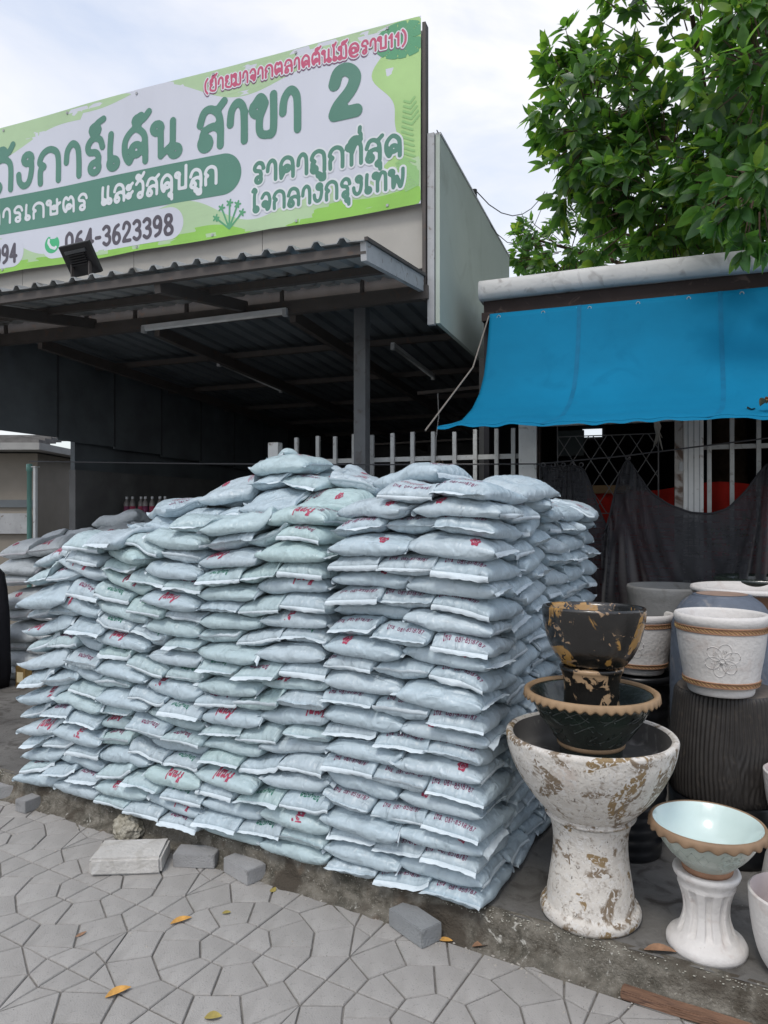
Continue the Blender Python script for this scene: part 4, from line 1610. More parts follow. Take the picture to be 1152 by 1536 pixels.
# blue awning
aw = empty('blue_awning', gate(.8, -.3, 3.0), 'bright blue tarpaulin awning sagging from the flat roof edge over the pots', 'awning')
m_blue = mat('blue_tarpaulin', (.002, .145, .275), .75, .12, nscale=1.6, noise_amt=.10, bump=.12, bscale=14, fine=[((.0, .12, .235), 4, .55, .85)])
prof_a = [(0, 3.085), (.05, 2.93), (.11, 2.77), (.19, 2.60), (.31, 2.45), (.47, 2.33), (.66, 2.235), (.84, 2.19), (.92, 2.17)]
pa = []
for i in range(len(prof_a) - 1):
    for k_ in range(4):
        t = k_ / 4
        pa.append((prof_a[i][0] * (1 - t) + prof_a[i + 1][0] * t, prof_a[i][1] * (1 - t) + prof_a[i + 1][1] * t))
pa.append(prof_a[-1])
npa = len(pa)
NA = 120
vs = []
for i in range(NA + 1):
    f = i / NA
    for k_, (c_, z) in enumerate(pa):
        e = k_ / (npa - 1)
        q = -.268 - .13 * e ** 4 + (3.0) * f
        sag = -.030 * (4 * f * (1 - f)) * e + .010 * math.sin(q * 5.2 + e * 2) * e + .006 * math.sin(q * 17) * e ** 3
        hem = .004 * math.sin(q * 21) * (e > .97) + .003 * math.sin(q * 43) * (e > .97)
        dz = .012 * noise.noise(Vector((q * 1.4, e * 3.0, 2))) * min(1, e * 3) + .018 * noise.noise(Vector((q * .8 + e, e * 1.5, 7))) * e
        vs.append(gate(q, -c_ + dz, z + sag * .6 + hem + dz))
fs = [(i * npa + k_, (i + 1) * npa + k_, (i + 1) * npa + k_ + 1, i * npa + k_ + 1) for i in range(NA) for k_ in range(npa - 1)]
o = kid(MB().add(vs, fs), 'tarpaulin', m_blue, aw, True)
sd_ = o.modifiers.new('thickness', 'SOLIDIFY'); sd_.thickness = .003
hemv = []
for i in range(NA + 1):
    p = Vector(vs[i * npa + npa - 1]); p = Vector(p)
    hemv += [p - Vector(aw.location) * 0, p - UP * (.016 + .003 * math.sin(i * .9)) - B_D * .008]
kid(MB().add(hemv, [(2 * i, 2 * i + 2, 2 * i + 3, 2 * i + 1) for i in range(NA)]), 'hem_strip', m_blue, aw, True)
kid(MB().tube([gate(-.275, -.005, 3.07), gate(-.30, -.4, 2.62), gate(-.47, -.95, 2.135)], .0055, 6), 'stay_rope', mat('old_rope', (.20, .18, .16), .9, .1), aw)
for qs_ in (.35, 1.25, 2.15):
    i_ = int(round((qs_ + .268) / 3.0 * NA))
    sv = []
    for k_ in range(npa):
        p = Vector(vs[i_ * npa + k_]); a_ = Vector(vs[(i_ + 1) * npa + k_])
        d_ = (a_ - p).normalized()
        nn = B_D * -.0045 + UP * .002
        sv += [p + nn, p + nn + d_ * .028]
    # local to the awning already moved to world by kid(): rebuild from world points
    kid(MB().add(sv, [(2 * k_, 2 * k_ + 1, 2 * k_ + 3, 2 * k_ + 2) for k_ in range(npa - 1)]), 'welded_seam', mat('blue_seam', (.002, .12, .235), .7, .15), aw)
ee = MB()
for q_ in np.arange(-.2, 2.7, .32):
    p = gate(q_, -.012, 3.055)
    ee.tube([p + B_R * (.012 * math.cos(a_ * .785)) + UP * (.012 * math.sin(a_ * .785)) for a_ in range(9)], .003, 4)
tag(kid(ee, 'eyelets', m_lightsteel, aw), kind='stuff')
# dry leaves caught on the awning and a knotted strip of cloth
m_dry = mat('dry_leaf', (.36, .20, .09), .8, .2, nscale=25, noise_amt=.4)


def leaf_mesh(name, L_, W_, m, curl=.25, fold=.3, n=6):
    mb = MB()
    vs = []
    for i in range(n + 1):
        t = i / n
        w = W_ * math.sin(math.pi * min(1, t * .96 + .02)) ** .8 * (1 - .25 * t) * .5
        x = L_ * t
        z = curl * L_ * (math.sin(t * 2.2) * .4)
        for sgn in (-1, 0, 1):
            vs.append((x, sgn * w, z + (abs(sgn) * w * fold)))
    fs = [(i * 3 + j, (i + 1) * 3 + j, (i + 1) * 3 + j + 1, i * 3 + j + 1) for i in range(n) for j in (0, 1)]
    return mb.add(vs, fs).mesh(name, m, True)


for k_, (u, v_) in enumerate(((1128, 606), (1141, 603), (1150, 608))):
    o = link('dry_leaf', leaf_mesh('dry_leaf', .12, .05, m_dry, .5, .6))
    qq = gate_q(u, -.8)
    o.location = gate(qq, -.78, 2.20 + .012 * k_)
    o.rotation_euler = (random.uniform(-.3, .3), random.uniform(-.2, .3), random.uniform(0, 6))
    tag(o, ['leftmost', 'middle', 'rightmost'][k_] + ' of three dry leaves caught on the blue awning by its lower right hem', 'leaf', 'dry leaves on the awning')
cs = MB()
qk = gate_q(985, -.1)
for j in range(5):
    cs.tube([gate(qk + random.uniform(-.01, .01), -.1, 2.28), gate(qk + random.uniform(-.03, .02), -.1, 2.2), gate(qk + random.uniform(-.02, .04), -.1, 2.12 - j * .02)], [.008, .010, .003], 6)
tag(cs.obj('knotted_rag', mat('rag', (.36, .34, .30), .9, .1), smooth=True), 'small pale knotted rag hanging under the awning above the diamond grille', 'rag')

# wire and the black shade net
WIRE = [at(44, 692, 6.55), at(300, 695.5, 5.85), at(560, 697, 5.35), at(805, 696, 5.02), at(935, 684, 4.80), at(1055, 669, 4.62), at(1152, 657, 4.48), at(1290, 640, 4.3)]
tag(MB().tube(WIRE, .0055, 6).obj('tie_wire', mat('wire', (.06, .06, .065), .5, .5)), 'long thin wire strung from the green pipe across the hall to the shop posts', 'wire')

netr = empty('shade_net', gate(.9, -.15, PLAT), 'black see-through shade net draped from the wire in front of the barred shop front', 'net')
m_net = bpy.data.materials.new('shade_net'); m_net.use_nodes = True
nt = m_net.node_tree; bs = nt.nodes['Principled BSDF']
bs.inputs['Base Color'].default_value = (.020, .021, .027, 1); bs.inputs['Roughness'].default_value = .75
bs.inputs['Sheen Weight'].default_value = .5
tr = nt.nodes.new('ShaderNodeBsdfTransparent'); mxs = nt.nodes.new('ShaderNodeMixShader')
tcn = nt.nodes.new('ShaderNodeTexCoord'); nzn = nt.nodes.new('ShaderNodeTexNoise'); nzn.inputs['Scale'].default_value = 6
mpn = nt.nodes.new('ShaderNodeMapping'); mpn.inputs['Scale'].default_value = (1, 1, 9)
rm = nt.nodes.new('ShaderNodeMapRange'); rm.inputs[1].default_value = .3; rm.inputs[2].default_value = .7; rm.inputs[3].default_value = .80; rm.inputs[4].default_value = .93
nt.links.new(tcn.outputs['Object'], mpn.inputs[0]); nt.links.new(mpn.outputs[0], nzn.inputs['Vector'])
nt.links.new(nzn.outputs[0], rm.inputs[0]); nt.links.new(rm.outputs[0], mxs.inputs[0])
nt.links.new(tr.outputs[0], mxs.inputs[1]); nt.links.new(bs.outputs[0], mxs.inputs[2])
nt.links.new(mxs.outputs[0], nt.nodes['Material Output'].inputs[0])


def net_panel(top, tt, z1, name, folds, n=150, spread=1.0):
    """top: list of (u, v) picture points of the upper hem, placed on the net's plane"""
    qs = []
    for u, v_ in top:
        qs.append(gate_uv(u, v_, tt))
    qa_ = np.array([q for q, z in qs]); za = np.array([z for q, z in qs])
    vs = []
    rows = 26
    for i in range(n + 1):
        f = i / n
        q = qa_[0] + (qa_[-1] - qa_[0]) * f
        # smooth top hem
        zt = float(np.mean([np.interp(q + e, qa_, za) for e in (-.02, -.01, 0, .01, .02)]))
        for j in range(rows + 1):
            g = j / rows
            z = zt + (z1 - zt) * g
            d = 0
            for (qc, fr_, am) in folds:
                rad = (q - qc) / (.10 + .9 * g)
                d += 1.8 * am * math.sin(rad * fr_ + qc * 9) * math.exp(-(rad * 1.1) ** 2) * (.25 + g)
            d += .012 * noise.noise(Vector((q * 6, z * 2.2, tt * 9))) + .020 * math.sin(q * 26 + 1.5 * math.sin(z * 3)) * .35
            vs.append(gate(q, tt + d, z))
    fs = [(i * (rows + 1) + j, (i + 1) * (rows + 1) + j, (i + 1) * (rows + 1) + j + 1, i * (rows + 1) + j + 1) for i in range(n) for j in range(rows)]
    o = kid(MB().add(vs, fs), name, m_net, netr, True)
    # rolled hem
    hp = [Vector(vs[i * (rows + 1)]) for i in range(0, n + 1, 2)]
    kid(MB().tube(hp, .008, 6), 'hem_cord', mat('net_hem', (.03, .03, .035), .7, .3), netr, True)


net_panel([(808, 697), (830, 700), (850, 698), (874, 701), (884, 722), (894, 752), (908, 788), (922, 806)], -.10, .3, 'net_cloth', [(.3, 34, .02), (.1, 40, .02)], 90)
net_panel([(902, 812), (911, 790), (921, 745), (932, 702), (942, 687), (952, 705), (975, 738), (1003, 757), (1036, 769), (1066, 771), (1092, 763), (1118, 738), (1140, 708), (1153, 694), (1180, 690), (1215, 720), (1260, 760), (1330, 770)],
          -.16, .25, 'net_cloth', [(.58, 22, .05), (1.55, 24, .045), (.75, 16, .03), (1.1, 12, .02)], 220)
nr = MB()
for u in (815, 830, 845, 858, 872, 942):
    p = at(u, 698 if u < 900 else 688, 5.0 - (.18 if u > 900 else 0))
    ring = [p + B_R * (.014 * math.cos(a_ * .785)) + UP * (.014 * math.sin(a_ * .785) + .004) for a_ in range(9)]
    nr.tube(ring, .004, 5)
tag(kid(nr, 'grommets', mat('grommet', (.12, .12, .13), .4, .5, metal=.5), netr), kind='stuff')

# ================================================================== POTS
m_patina = mat('whitewashed_patina', (.50, .47, .43), .75, .3, nscale=14, col2=(.64, .61, .56), bump=.35, bscale=70,
               fine=[((.36, .22, .16), 2.4, .56, .80), ((.19, .145, .10), 7.5, .55, .60), ((.27, .23, .19), 38, .54, .72), ((.24, .17, .09), 5.0, .585, .60), ((.60, .58, .55), 52, .53, .60), ((.14, .12, .10), 75, .64, .72)])
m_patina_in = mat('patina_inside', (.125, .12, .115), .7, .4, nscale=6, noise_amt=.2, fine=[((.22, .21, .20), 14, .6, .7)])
m_blackgold = mat('black_gold_glaze', (.012, .011, .010), .25, .6, nscale=8, noise_amt=.3, coat=.3, bump=.2, bscale=40,
                  fine=[((.055, .042, .030), 5, .50, .70), ((.36, .20, .055), 6.0, .53, .56), ((.30, .20, .12), 22, .62, .65), ((.010, .009, .008), 24, .56, .60)])
m_bgstand = mat('black_flaked_glaze', (.012, .011, .010), .25, .6, nscale=8, noise_amt=.3,
                fine=[((.40, .27, .16), 11, .53, .56), ((.012, .011, .010), 26, .54, .58)])
m_blk = mat('black_green_glaze', (.010, .013, .012), .22, .6, nscale=9, col2=(.020, .032, .024), coat=.3, bump=.5, bscale=24, fine=[((.035, .05, .04), 30, .6, .72)])
m_tan = mat('tan_clay_rim', (.30, .20, .115), .6, .3, nscale=12, noise_amt=.15)
m_brownrim = mat('brown_clay_rim', (.235, .155, .095), .6, .3, nscale=12, noise_amt=.18)
m_terra = mat('terracotta_band', (.30, .165, .10), .7, .3, nscale=14, noise_amt=.2)
m_wpot = mat('white_washed_clay', (.60, .58, .56), .6, .35, nscale=9, noise_amt=.06, bump=.35, bscale=50, fine=[((.48, .42, .39), 11, .56, .8), ((.42, .38, .35), 60, .68, .76)])
m_gold = mat('rubbed_gold', (.50, .34, .14), .5, .5, metal=.3)
m_celadon = mat('celadon_glaze', (.42, .47, .42), .3, .5, nscale=7, noise_amt=.12, coat=.3, bump=.3, bscale=30)
m_mint = mat('mint_inner_glaze', (.56, .68, .66), .15, .5, nscale=5, noise_amt=.04, coat=.5)
m_stump = mat('grooved_black_clay', (.030, .027, .025), .5, .4, nscale=10, noise_amt=.3, fine=[((.06, .05, .042), 24, .58, .75)])
m_rib = mat('gloss_black_ribbed', (.010, .011, .013), .3, .5, nscale=10, noise_amt=.3)
m_greypot = mat('grey_cement_pot', (.20, .205, .205), .8, .3, nscale=4, noise_amt=.12, bump=.3, bscale=50, fine=[((.13, .13, .125), 7, .55, .75)])
m_bluegrey = mat('blue_grey_glaze', (.105, .125, .160), .55, .4, nscale=8, noise_amt=.2, bump=.5, bscale=40, fine=[((.19, .19, .2), 9, .58, .72)])


def solid(prof_out, prof_in):
    return prof_out + prof_in


def surf_tube(mb, rf, pts, r, n=5):
    """pts (angle, z) laid on the surface of revolution rf(z)"""
    P3 = [Vector((rf(z) * math.cos(a), rf(z) * math.sin(a), z)) for a, z in pts]
    mb.tube(P3, r, n)


def interp_prof(prof):
    zs = [z for r, z in prof]; rs = [r for r, z in prof]
    return lambda z: float(np.interp(z, zs, rs))


def smooth_prof(pts, n=5):
    return _cr(pts, n)


def potroot(name, p, label, cat, group=None, rz=0.0):
    return empty(name, p, label, cat, group, rz)


BX, BY = .775, 2.71
# big whitewashed bowl on its pedestal
r = potroot('pedestal', (BX, BY, PLAT), 'tall whitewashed stained pedestal with flared foot standing on the slab near the kerb', 'pedestal')
pf = smooth_prof([(.172, .0), (.182, .012), (.183, .03), (.176, .045), (.166, .052), (.160, .075), (.150, .14), (.141, .20), (.136, .26), (.138, .31), (.146, .345), (.150, .362)])
MB().lathe([(.0, .001)] + pf + [(.12, .365), (0, .365)], 72).obj('shaft', m_patina, r, True)
r = potroot('bowl_planter', (BX, BY, PLAT + .366), 'largest whitewashed bowl with gold brown stains sitting on the tall stained pedestal', 'bowl')
pf = smooth_prof([(.150, .0), (.163, .006), (.166, .014), (.158, .022), (.175, .036), (.214, .080), (.252, .135), (.284, .195), (.303, .245), (.311, .285), (.313, .302), (.308, .312), (.296, .314), (.286, .306)])
lab_fn = lambda k, r_, z, a: (r_ + .0025 * math.sin(a * 3 + z * 30) * 0 + .002 * noise.noise(Vector((math.cos(a) * 3, math.sin(a) * 3, z * 14))), z)
MB().lathe([(.0, .002)] + pf, 96, fn=lab_fn).obj('bowl_shell', m_patina, r, True)
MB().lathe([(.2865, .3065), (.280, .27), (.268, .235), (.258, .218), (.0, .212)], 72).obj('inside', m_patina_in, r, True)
zfl = PLAT + .366 + .212
# black bowl with scalloped tan rim
r = potroot('black_bowl', (BX + .003, BY, zfl + .002), 'black green glazed bowl with scalloped tan rim nested inside the largest whitewashed bowl', 'bowl')
pfb = smooth_prof([(.112, .0), (.114, .03), (.116, .055), (.128, .075), (.160, .12), (.195, .172), (.222, .22), (.232, .243)])
MB().lathe([(0, .001)] + pfb + [(.225, .247), (.215, .243), (.19, .20), (.16, .16), (.0, .15)], 72).obj('bowl_shell', m_blk, r, True)
MB().lathe(smooth_prof([(.1165, .050), (.123, .056), (.124, .066), (.120, .072)]), 64).obj('foot_band', m_tan, r, True)
NSc = 44


def scal(amp_z, amp_r, ns):
    def fn(k, r_, z, a):
        if k in (2, 3):
            return r_ + amp_r * math.cos(a * ns), z - amp_z * (1 + math.cos(a * ns))
        return r_, z
    return fn


MB().lathe([(.228, .238), (.236, .240), (.245, .234), (.248, .240), (.246, .254), (.238, .259), (.228, .257), (.223, .247)], 264, fn=scal(.0042, .002, NSc)).obj('scalloped_rim', m_tan, r, True)
ff = MB()
rf = interp_prof(pfb)
random.seed(5)
for i in range(46):
    a = random.uniform(math.pi, 2 * math.pi); z0_ = random.uniform(.09, .21)
    L_ = random.uniform(.15, .5)
    pts = [(a + L_ * t + .06 * math.sin(t * 6 + i), min(.235, max(.08, z0_ + .02 * math.sin(t * 4 + i)))) for t in np.linspace(0, 1, 8)]
    surf_tube(ff, rf, pts, .0022, 4)
tag(ff.obj('incised_leaves', m_blk, r, True), kind='stuff')
# black stand with flaked gold, and bowl on it
r = potroot('bowl_stand', (BX + .005, BY, zfl + .002 + .151), 'short black waisted stand flaked with gold inside the scalloped black bowl', 'stand')
MB().lathe([(0, .001)] + smooth_prof([(.112, .0), (.106, .03), (.100, .08), (.101, .13), (.110, .172), (.117, .186), (.117, .196), (.108, .200)]) + [(0, .2)], 64).obj('shaft', m_bgstand, r, True)
zb = zfl + .002 + .151 + .201
r = potroot('gold_bowl', (BX + .012, BY, zb), 'topmost black bowl with flaked gold patches, at the top of the bowl tower', 'bowl')
r.rotation_euler = (R(-1.0), R(1.5), .6)
pf = smooth_prof([(.100, .0), (.118, .006), (.144, .040), (.166, .085), (.179, .13), (.187, .17), (.190, .205), (.189, .214), (.184, .219), (.174, .218)])
MB().lathe([(0, .001)] + pf + [(.168, .205), (.155, .15), (.13, .08), (.09, .04), (0, .035)], 80).obj('bowl_shell', m_blackgold, r, True)


def flower(mb, rf, a0, z0, R0, tr=.0016, npet=6):
    rr = rf(z0)
    for k_ in range(npet):
        th = 2 * math.pi * k_ / npet + .3
        pts = []
        for t in np.linspace(0, 2 * math.pi, 17):
            lx = .56 + .44 * math.cos(t); ly = .36 * math.sin(t)
            x = R0 * (lx * math.cos(th) - ly * math.sin(th)); z = R0 * (lx * math.sin(th) + ly * math.cos(th))
            pts.append((a0 + x / rr, z0 + z))
        surf_tube(mb, rf, pts, tr, 5)
        for e in (-.16, 0, .16):
            surf_tube(mb, rf, [(a0 + R0 * t * math.cos(th + e) / rr, z0 + R0 * t * math.sin(th + e)) for t in (.2, .4, .62)], tr * .8, 4)
    surf_tube(mb, rf, [(a0 + R0 * .15 * math.cos(t) / rr, z0 + R0 * .15 * math.sin(t)) for t in np.linspace(0, 6.283, 11)], tr * 1.3, 5)


def flower_pot(x, y, z, label, face, sc=1.0):
    r = potroot('flower_relief_pot', (x, y, z), label, 'flower pot', 'white pots with a flower relief')
    H = .345 * sc; R1 = .19 * sc
    body = [(.128, .0), (.134, .01), (.137, .035), (.150, .040), (.158, .10), (.170, .17), (.179, .24), (.183, .285), (.184, .30)]
    body = [(a * sc, b * sc) for a, b in body]
    top = [(a * sc, b * sc) for a, b in [(.186, .302), (.192, .315), (.193, .332), (.187, .344), (.176, .345), (.168, .335), (.160, .25), (.14, .06), (.0, .05)]]
    MB().lathe([(0, .001)] + smooth_prof(body, 3) + top, 72).obj('pot_wall', m_wpot, r, True)
    rf = interp_prof([(a + .0008, b) for a, b in body])
    for z0_, z1_, ang_n in ((.272, .298, 64), (.042, .066, 50)):
        z0_ *= sc; z1_ *= sc
        MB().lathe([(rf(z0_) - .002, z0_ - .002), (rf(z0_) + .003, z0_), (rf(z0_) + .0035, z0_ + .003), (rf(z0_) + .0015, z0_ + .004), (rf(z1_) + .0015, z1_ - .004), (rf(z1_) + .0035, z1_ - .003), (rf(z1_) + .003, z1_), (rf(z1_) - .002, z1_ + .002)], 72).obj('terracotta_band', m_terra, r, True)
        tw = MB()
        rr = interp_prof([(a + .004, b) for a, b in body])
        for k_ in range(ang_n):
            a = 2 * math.pi * k_ / ang_n
            surf_tube(tw, rr, [(a, z1_ - .006), (a + .05, (z0_ + z1_) / 2), (a + .11, z0_ + .006)], .0015, 4)
        tag(tw.obj('twist_pattern', m_gold, r, True), kind='stuff')
    for da in (0, 2.1, -2.1):
        fm = MB()
        flower(fm, rf, face + da, .165 * sc, .072 * sc)
        fm.obj('flower_relief', m_wpot, r, True)


def lathe_thing(name, x, y, z, prof, m, label, cat, group=None, part='pot_wall', n=64, fn=None, tilt=None):
    r = potroot(name, (x, y, z), label, cat, group)
    MB().lathe(prof, n, fn=fn).obj(part, m, r, True)
    if tilt: r.rotation_euler = tilt
    return r


# carved stump stool, its support, and the nearer flower pot
SX, SY = 1.54, 3.25
lathe_thing('black_plinth', SX, SY, PLAT, [(0, .001), (.235, .0), (.24, .02), (.24, .235), (.23, .255), (0, .255)], m_rib, 'low black round plinth under the grooved stump at the right', 'plinth', part='drum')


def stump_fn(k, r_, z, a):
    if r_ < .05: return r_, z
    zz = z
    g = .0035 * math.sin(a * 78 + 5 * noise.noise(Vector((math.cos(a) * 2, math.sin(a) * 2, zz * 3))) + 14 * math.exp(-((a - 4.72) / .35) ** 2 - ((zz - .12) / .09) ** 2) * math.sin(zz * 60))
    g += .010 * noise.noise(Vector((math.cos(a) * 1.6, math.sin(a) * 1.6, zz * 2.5)))
    return r_ + g * (1 if 0 < zz < .455 else .3), z


sp_ = smooth_prof([(.232, .0), (.240, .03), (.243, .12), (.236, .22), (.226, .32), (.218, .40), (.213, .44), (.203, .458)], 6)
r = potroot('stump_stool', (SX, SY, PLAT + .257), 'dark stool grooved like a tree stump under the nearer flower relief pot', 'stool')
MB().lathe([(0, .001)] + sp_, 420, fn=stump_fn).obj('stump_side', m_stump, r, True)
MB().lathe([(.204, .455), (.2, .462), (.1, .464), (0, .464)], 64).obj('stump_top', mat('stump_top', (.10, .085, .072), .7, .3, nscale=14, noise_amt=.25), r, True)
flower_pot(1.473, 3.15, PLAT + .257 + .465, 'white flower relief pot with terracotta rope bands on the dark grooved stump', -math.pi / 2 - .40)
# the farther flower pot on a black ribbed pot
FX, FY = 1.49, 4.2


def rib_fn(nr_, H, amp=.006):
    def fn(k, r_, z, a):
        return (r_ + amp * abs(math.sin(z / H * math.pi * nr_)) if r_ > .05 else r_), z
    return fn


def ribbed(x, y, z, R0, H, nr_, label, flare=.02):
    prof = [(0, .001)] + [(R0 * (.82 + .18 * i / 40), H * i / 40 * .92) for i in range(41)] + [(R0 + .002, H * .925), (R0 + flare, H * .94), (R0 + flare + .006, H * .985), (R0 + flare, H), (R0 - .01, H * .99), (R0 - .02, H * .9), (0, H * .88)]
    lathe_thing('ribbed_black_pot', x, y, z, prof, m_rib, label, 'flower pot', 'black ribbed pots', fn=rib_fn(nr_, H))


ribbed(FX, FY, PLAT, .17, .578, 9, 'tall black ribbed pot carrying the farther flower relief pot beside the stack')
flower_pot(FX, FY, PLAT + .579, 'white flower relief pot partly hidden behind the gold flaked bowl', -math.pi / 2 - .62)
ribbed(1.09, 3.22, PLAT, .165, .40, 8, 'low black ribbed pot standing behind the whitewashed pedestal')
# grey planter, wide brown rimmed pot, blue grey upturned pot, dark green pot
gp = [(0, .001), (.19, .0), (.20, .02), (.225, .5), (.25, 1.0), (.256, 1.04), (.25, 1.055), (.235, 1.05), (.22, .9), (0, .85)]
lathe_thing('grey_planter', 1.77, 4.46, PLAT, gp, m_greypot, 'tall plain grey cement planter behind the flower relief pots', 'planter')
bp_ = smooth_prof([(.16, .0), (.17, .05), (.215, .5), (.235, .85), (.245, .98), (.262, 1.04), (.282, 1.075), (.288, 1.09), (.284, 1.102), (.270, 1.105)])
lathe_thing('wide_rim_pot', 1.97, 3.90, PLAT, [(0, .001)] + bp_ + [(.25, 1.07), (.22, .95), (0, .9)], mat('white_brown_glaze', (.16, .09, .055), .4, .4, noise_amt=.2, nscale=6), 'tall brown pot with wide cream flared rim behind the upturned blue grey pot', 'flower pot')
lathe_thing('cream_rim', 0, 0, 0, [(0, 0)], m_wpot, 'x', 'x') if False else None
_r = [o for o in COL.objects if o.name == 'wide_rim_pot'][0]
MB().lathe([(.2695, 1.106), (.2845, 1.103), (.2895, 1.091), (.2835, 1.076), (.2835, 1.0785), (.2905, 1.091), (.2855, 1.105), (.2695, 1.108), (.2485, 1.07), (.225, .965), (.225, .955)], 72).obj('cream_rim', m_wpot, _r, True)
bg_ = smooth_prof([(.215, .0), (.222, .02), (.235, .3), (.24, .6), (.236, .85), (.222, .98), (.19, 1.05), (.15, 1.085), (.138, 1.092), (.134, 1.10)])


def stamp_fn(k, r_, z, a):
    return (r_ + (.004 if (math.sin(a * 22) > .2 and .93 < z < .96) else 0), z)


lathe_thing('upturned_pot', 1.67, 3.56, PLAT, [(0, .001)] + bg_ + [(.12, 1.102), (0, 1.096)], m_bluegrey, 'large blue grey pot standing upside down behind the nearer flower relief pot', 'flower pot', fn=stamp_fn, n=132)
_r = [o for o in COL.objects if o.name == 'upturned_pot'][0]
MB().lathe([(.118, 1.1035), (.09, 1.105), (.0, 1.105)], 48).obj('bare_clay_base', mat('bare_clay', (.28, .20, .16), .8, .2, nscale=10, noise_amt=.2), _r, True)
dg = [(0, .001), (.17, .0), (.2, .4), (.24, .95), (.262, 1.08), (.27, 1.10), (.268, 1.115), (.255, 1.12), (.24, 1.10), (.22, .9), (0, .85)]
lathe_thing('dark_green_pot', 2.27, 4.32, PLAT, dg, m_blk, 'rim of a dark green glazed pot, hindmost at the right edge', 'flower pot')
# celadon bowl on fluted pedestal
CX, CY = 1.118, 2.50


def flute_fn(k, r_, z, a):
    if .055 < z < .215 and r_ > .05:
        w = math.cos(a * 10)
        e = min(1, (z - .055) / .012, (.215 - z) / .012)
        return r_ - .011 * max(0, min(1, (w - .15) * 5)) * e, z
    return r_, z


fp = [(.128, .0), (.131, .010), (.131, .022), (.124, .034), (.110, .042), (.102, .048), (.099, .054)]
fp += [(.097 - .022 * math.sin(math.pi * min(1, max(0, (z - .055) / .17)) ** .9) , z) for z in np.linspace(.056, .218, 26)]
fp += [(.092, .226), (.098, .240), (.107, .252), (.110, .262), (.107, .270), (.098, .271)]
r = potroot('fluted_pedestal', (CX, CY, PLAT), 'small white fluted pedestal standing near the kerb at the right', 'pedestal')
MB().lathe([(0, .001)] + fp + [(.08, .266), (0, .262)], 240, fn=flute_fn).obj('fluted_shaft', m_wpot, r, True)
r = potroot('celadon_bowl', (CX + .003, CY, PLAT + .266), 'pale celadon bowl with wavy brown rim and mint inside on the fluted pedestal', 'bowl')
cp = smooth_prof([(.078, .0), (.080, .010), (.082, .020), (.096, .034), (.128, .066), (.155, .105), (.170, .140), (.174, .152)])
MB().lathe([(0, .001)] + cp[10:] + [(.172, .156)], 72).obj('bowl_shell', m_celadon, r, True)
MB().lathe([(0, .0005), (.080, .0), (.083, .008), (.084, .020), (.080, .026)], 48).obj('foot_ring', m_terra, r, True)
MB().lathe([(.1775, .165), (.170, .158), (.155, .125), (.125, .085), (.08, .055), (.0, .048)], 72).obj('inside', m_mint, r, True)
MB().lathe([(.172, .150), (.182, .149), (.190, .142), (.1935, .146), (.192, .158), (.187, .166), (.181, .168), (.1765, .164)], 240, fn=scal(.0040, .0025, 24)).obj('wavy_rim', m_brownrim, r, True)
cf = MB()
rf = interp_prof([(a + .0005, b) for a, b in cp])
flower(cf, rf, -math.pi / 2 + .12, .085, .045, .0014)
cf.obj('flower_relief', m_celadon, r, True)
cf = MB()
for k_ in range(7):
    a = -math.pi / 2 - .5 - k_ * .25
    surf_tube(cf, rf, [(a, .06), (a - .12, .085), (a + .02, .11), (a + .12, .09), (a, .06)], .0012, 4)
tag(cf.obj('vine_relief', m_celadon, r, True), kind='stuff')
# white pots at the right edge
dp = smooth_prof([(.07, .0), (.085, .004), (.115, .05), (.135, .12), (.146, .20), (.150, .26), (.149, .268), (.143, .272)])
for (x, y, z, sc, lab, rx) in ((1.345, 2.34, PLAT, .98, 'deep white washed pot with pink tinged inside, nearest at the right edge', 0),
                               (1.665, 2.86, PLAT + .232, .95, 'white pot standing on an upturned white pot at the right edge', 0)):
    r = potroot('deep_white_pot', (x, y, z), lab, 'flower pot', 'deep white pots at the right edge')
    MB().lathe([(0, .001)] + [(a * sc, b * sc * (.93 if z > .2 else 1)) for a, b in dp], 64).obj('pot_wall', m_wpot, r, True)
    MB().lathe([(a * sc, b * sc * (.93 if z > .2 else 1)) for a, b in [(.1435, .2725), (.136, .264), (.13, .20), (.115, .10), (.0, .08)]], 64).obj('inside', mat('pink_clay_inside', (.44, .375, .36), .7, .3, nscale=7, noise_amt=.15), r, True)
lathe_thing('upturned_white_pot', 1.665, 2.86, PLAT, [(0, .001), (.15, .0), (.152, .012), (.15, .03), (.135, .12), (.10, .215), (.085, .23), (0, .2305)], m_wpot, 'upturned white pot under another white pot at the right edge', 'flower pot')

# ================================================================== LOOSE BLOCKS, STONE, LEAVES on the paving
m_paver = [mat('grey_paver_%d' % i, c, .92, .2, nscale=7, noise_amt=.14, bump=.6, bscale=120, fine=[((.10, .10, .10), 9, .58, .75)]) for i, c in enumerate([(.31, .31, .31), (.28, .28, .28), (.24, .25, .255)])]


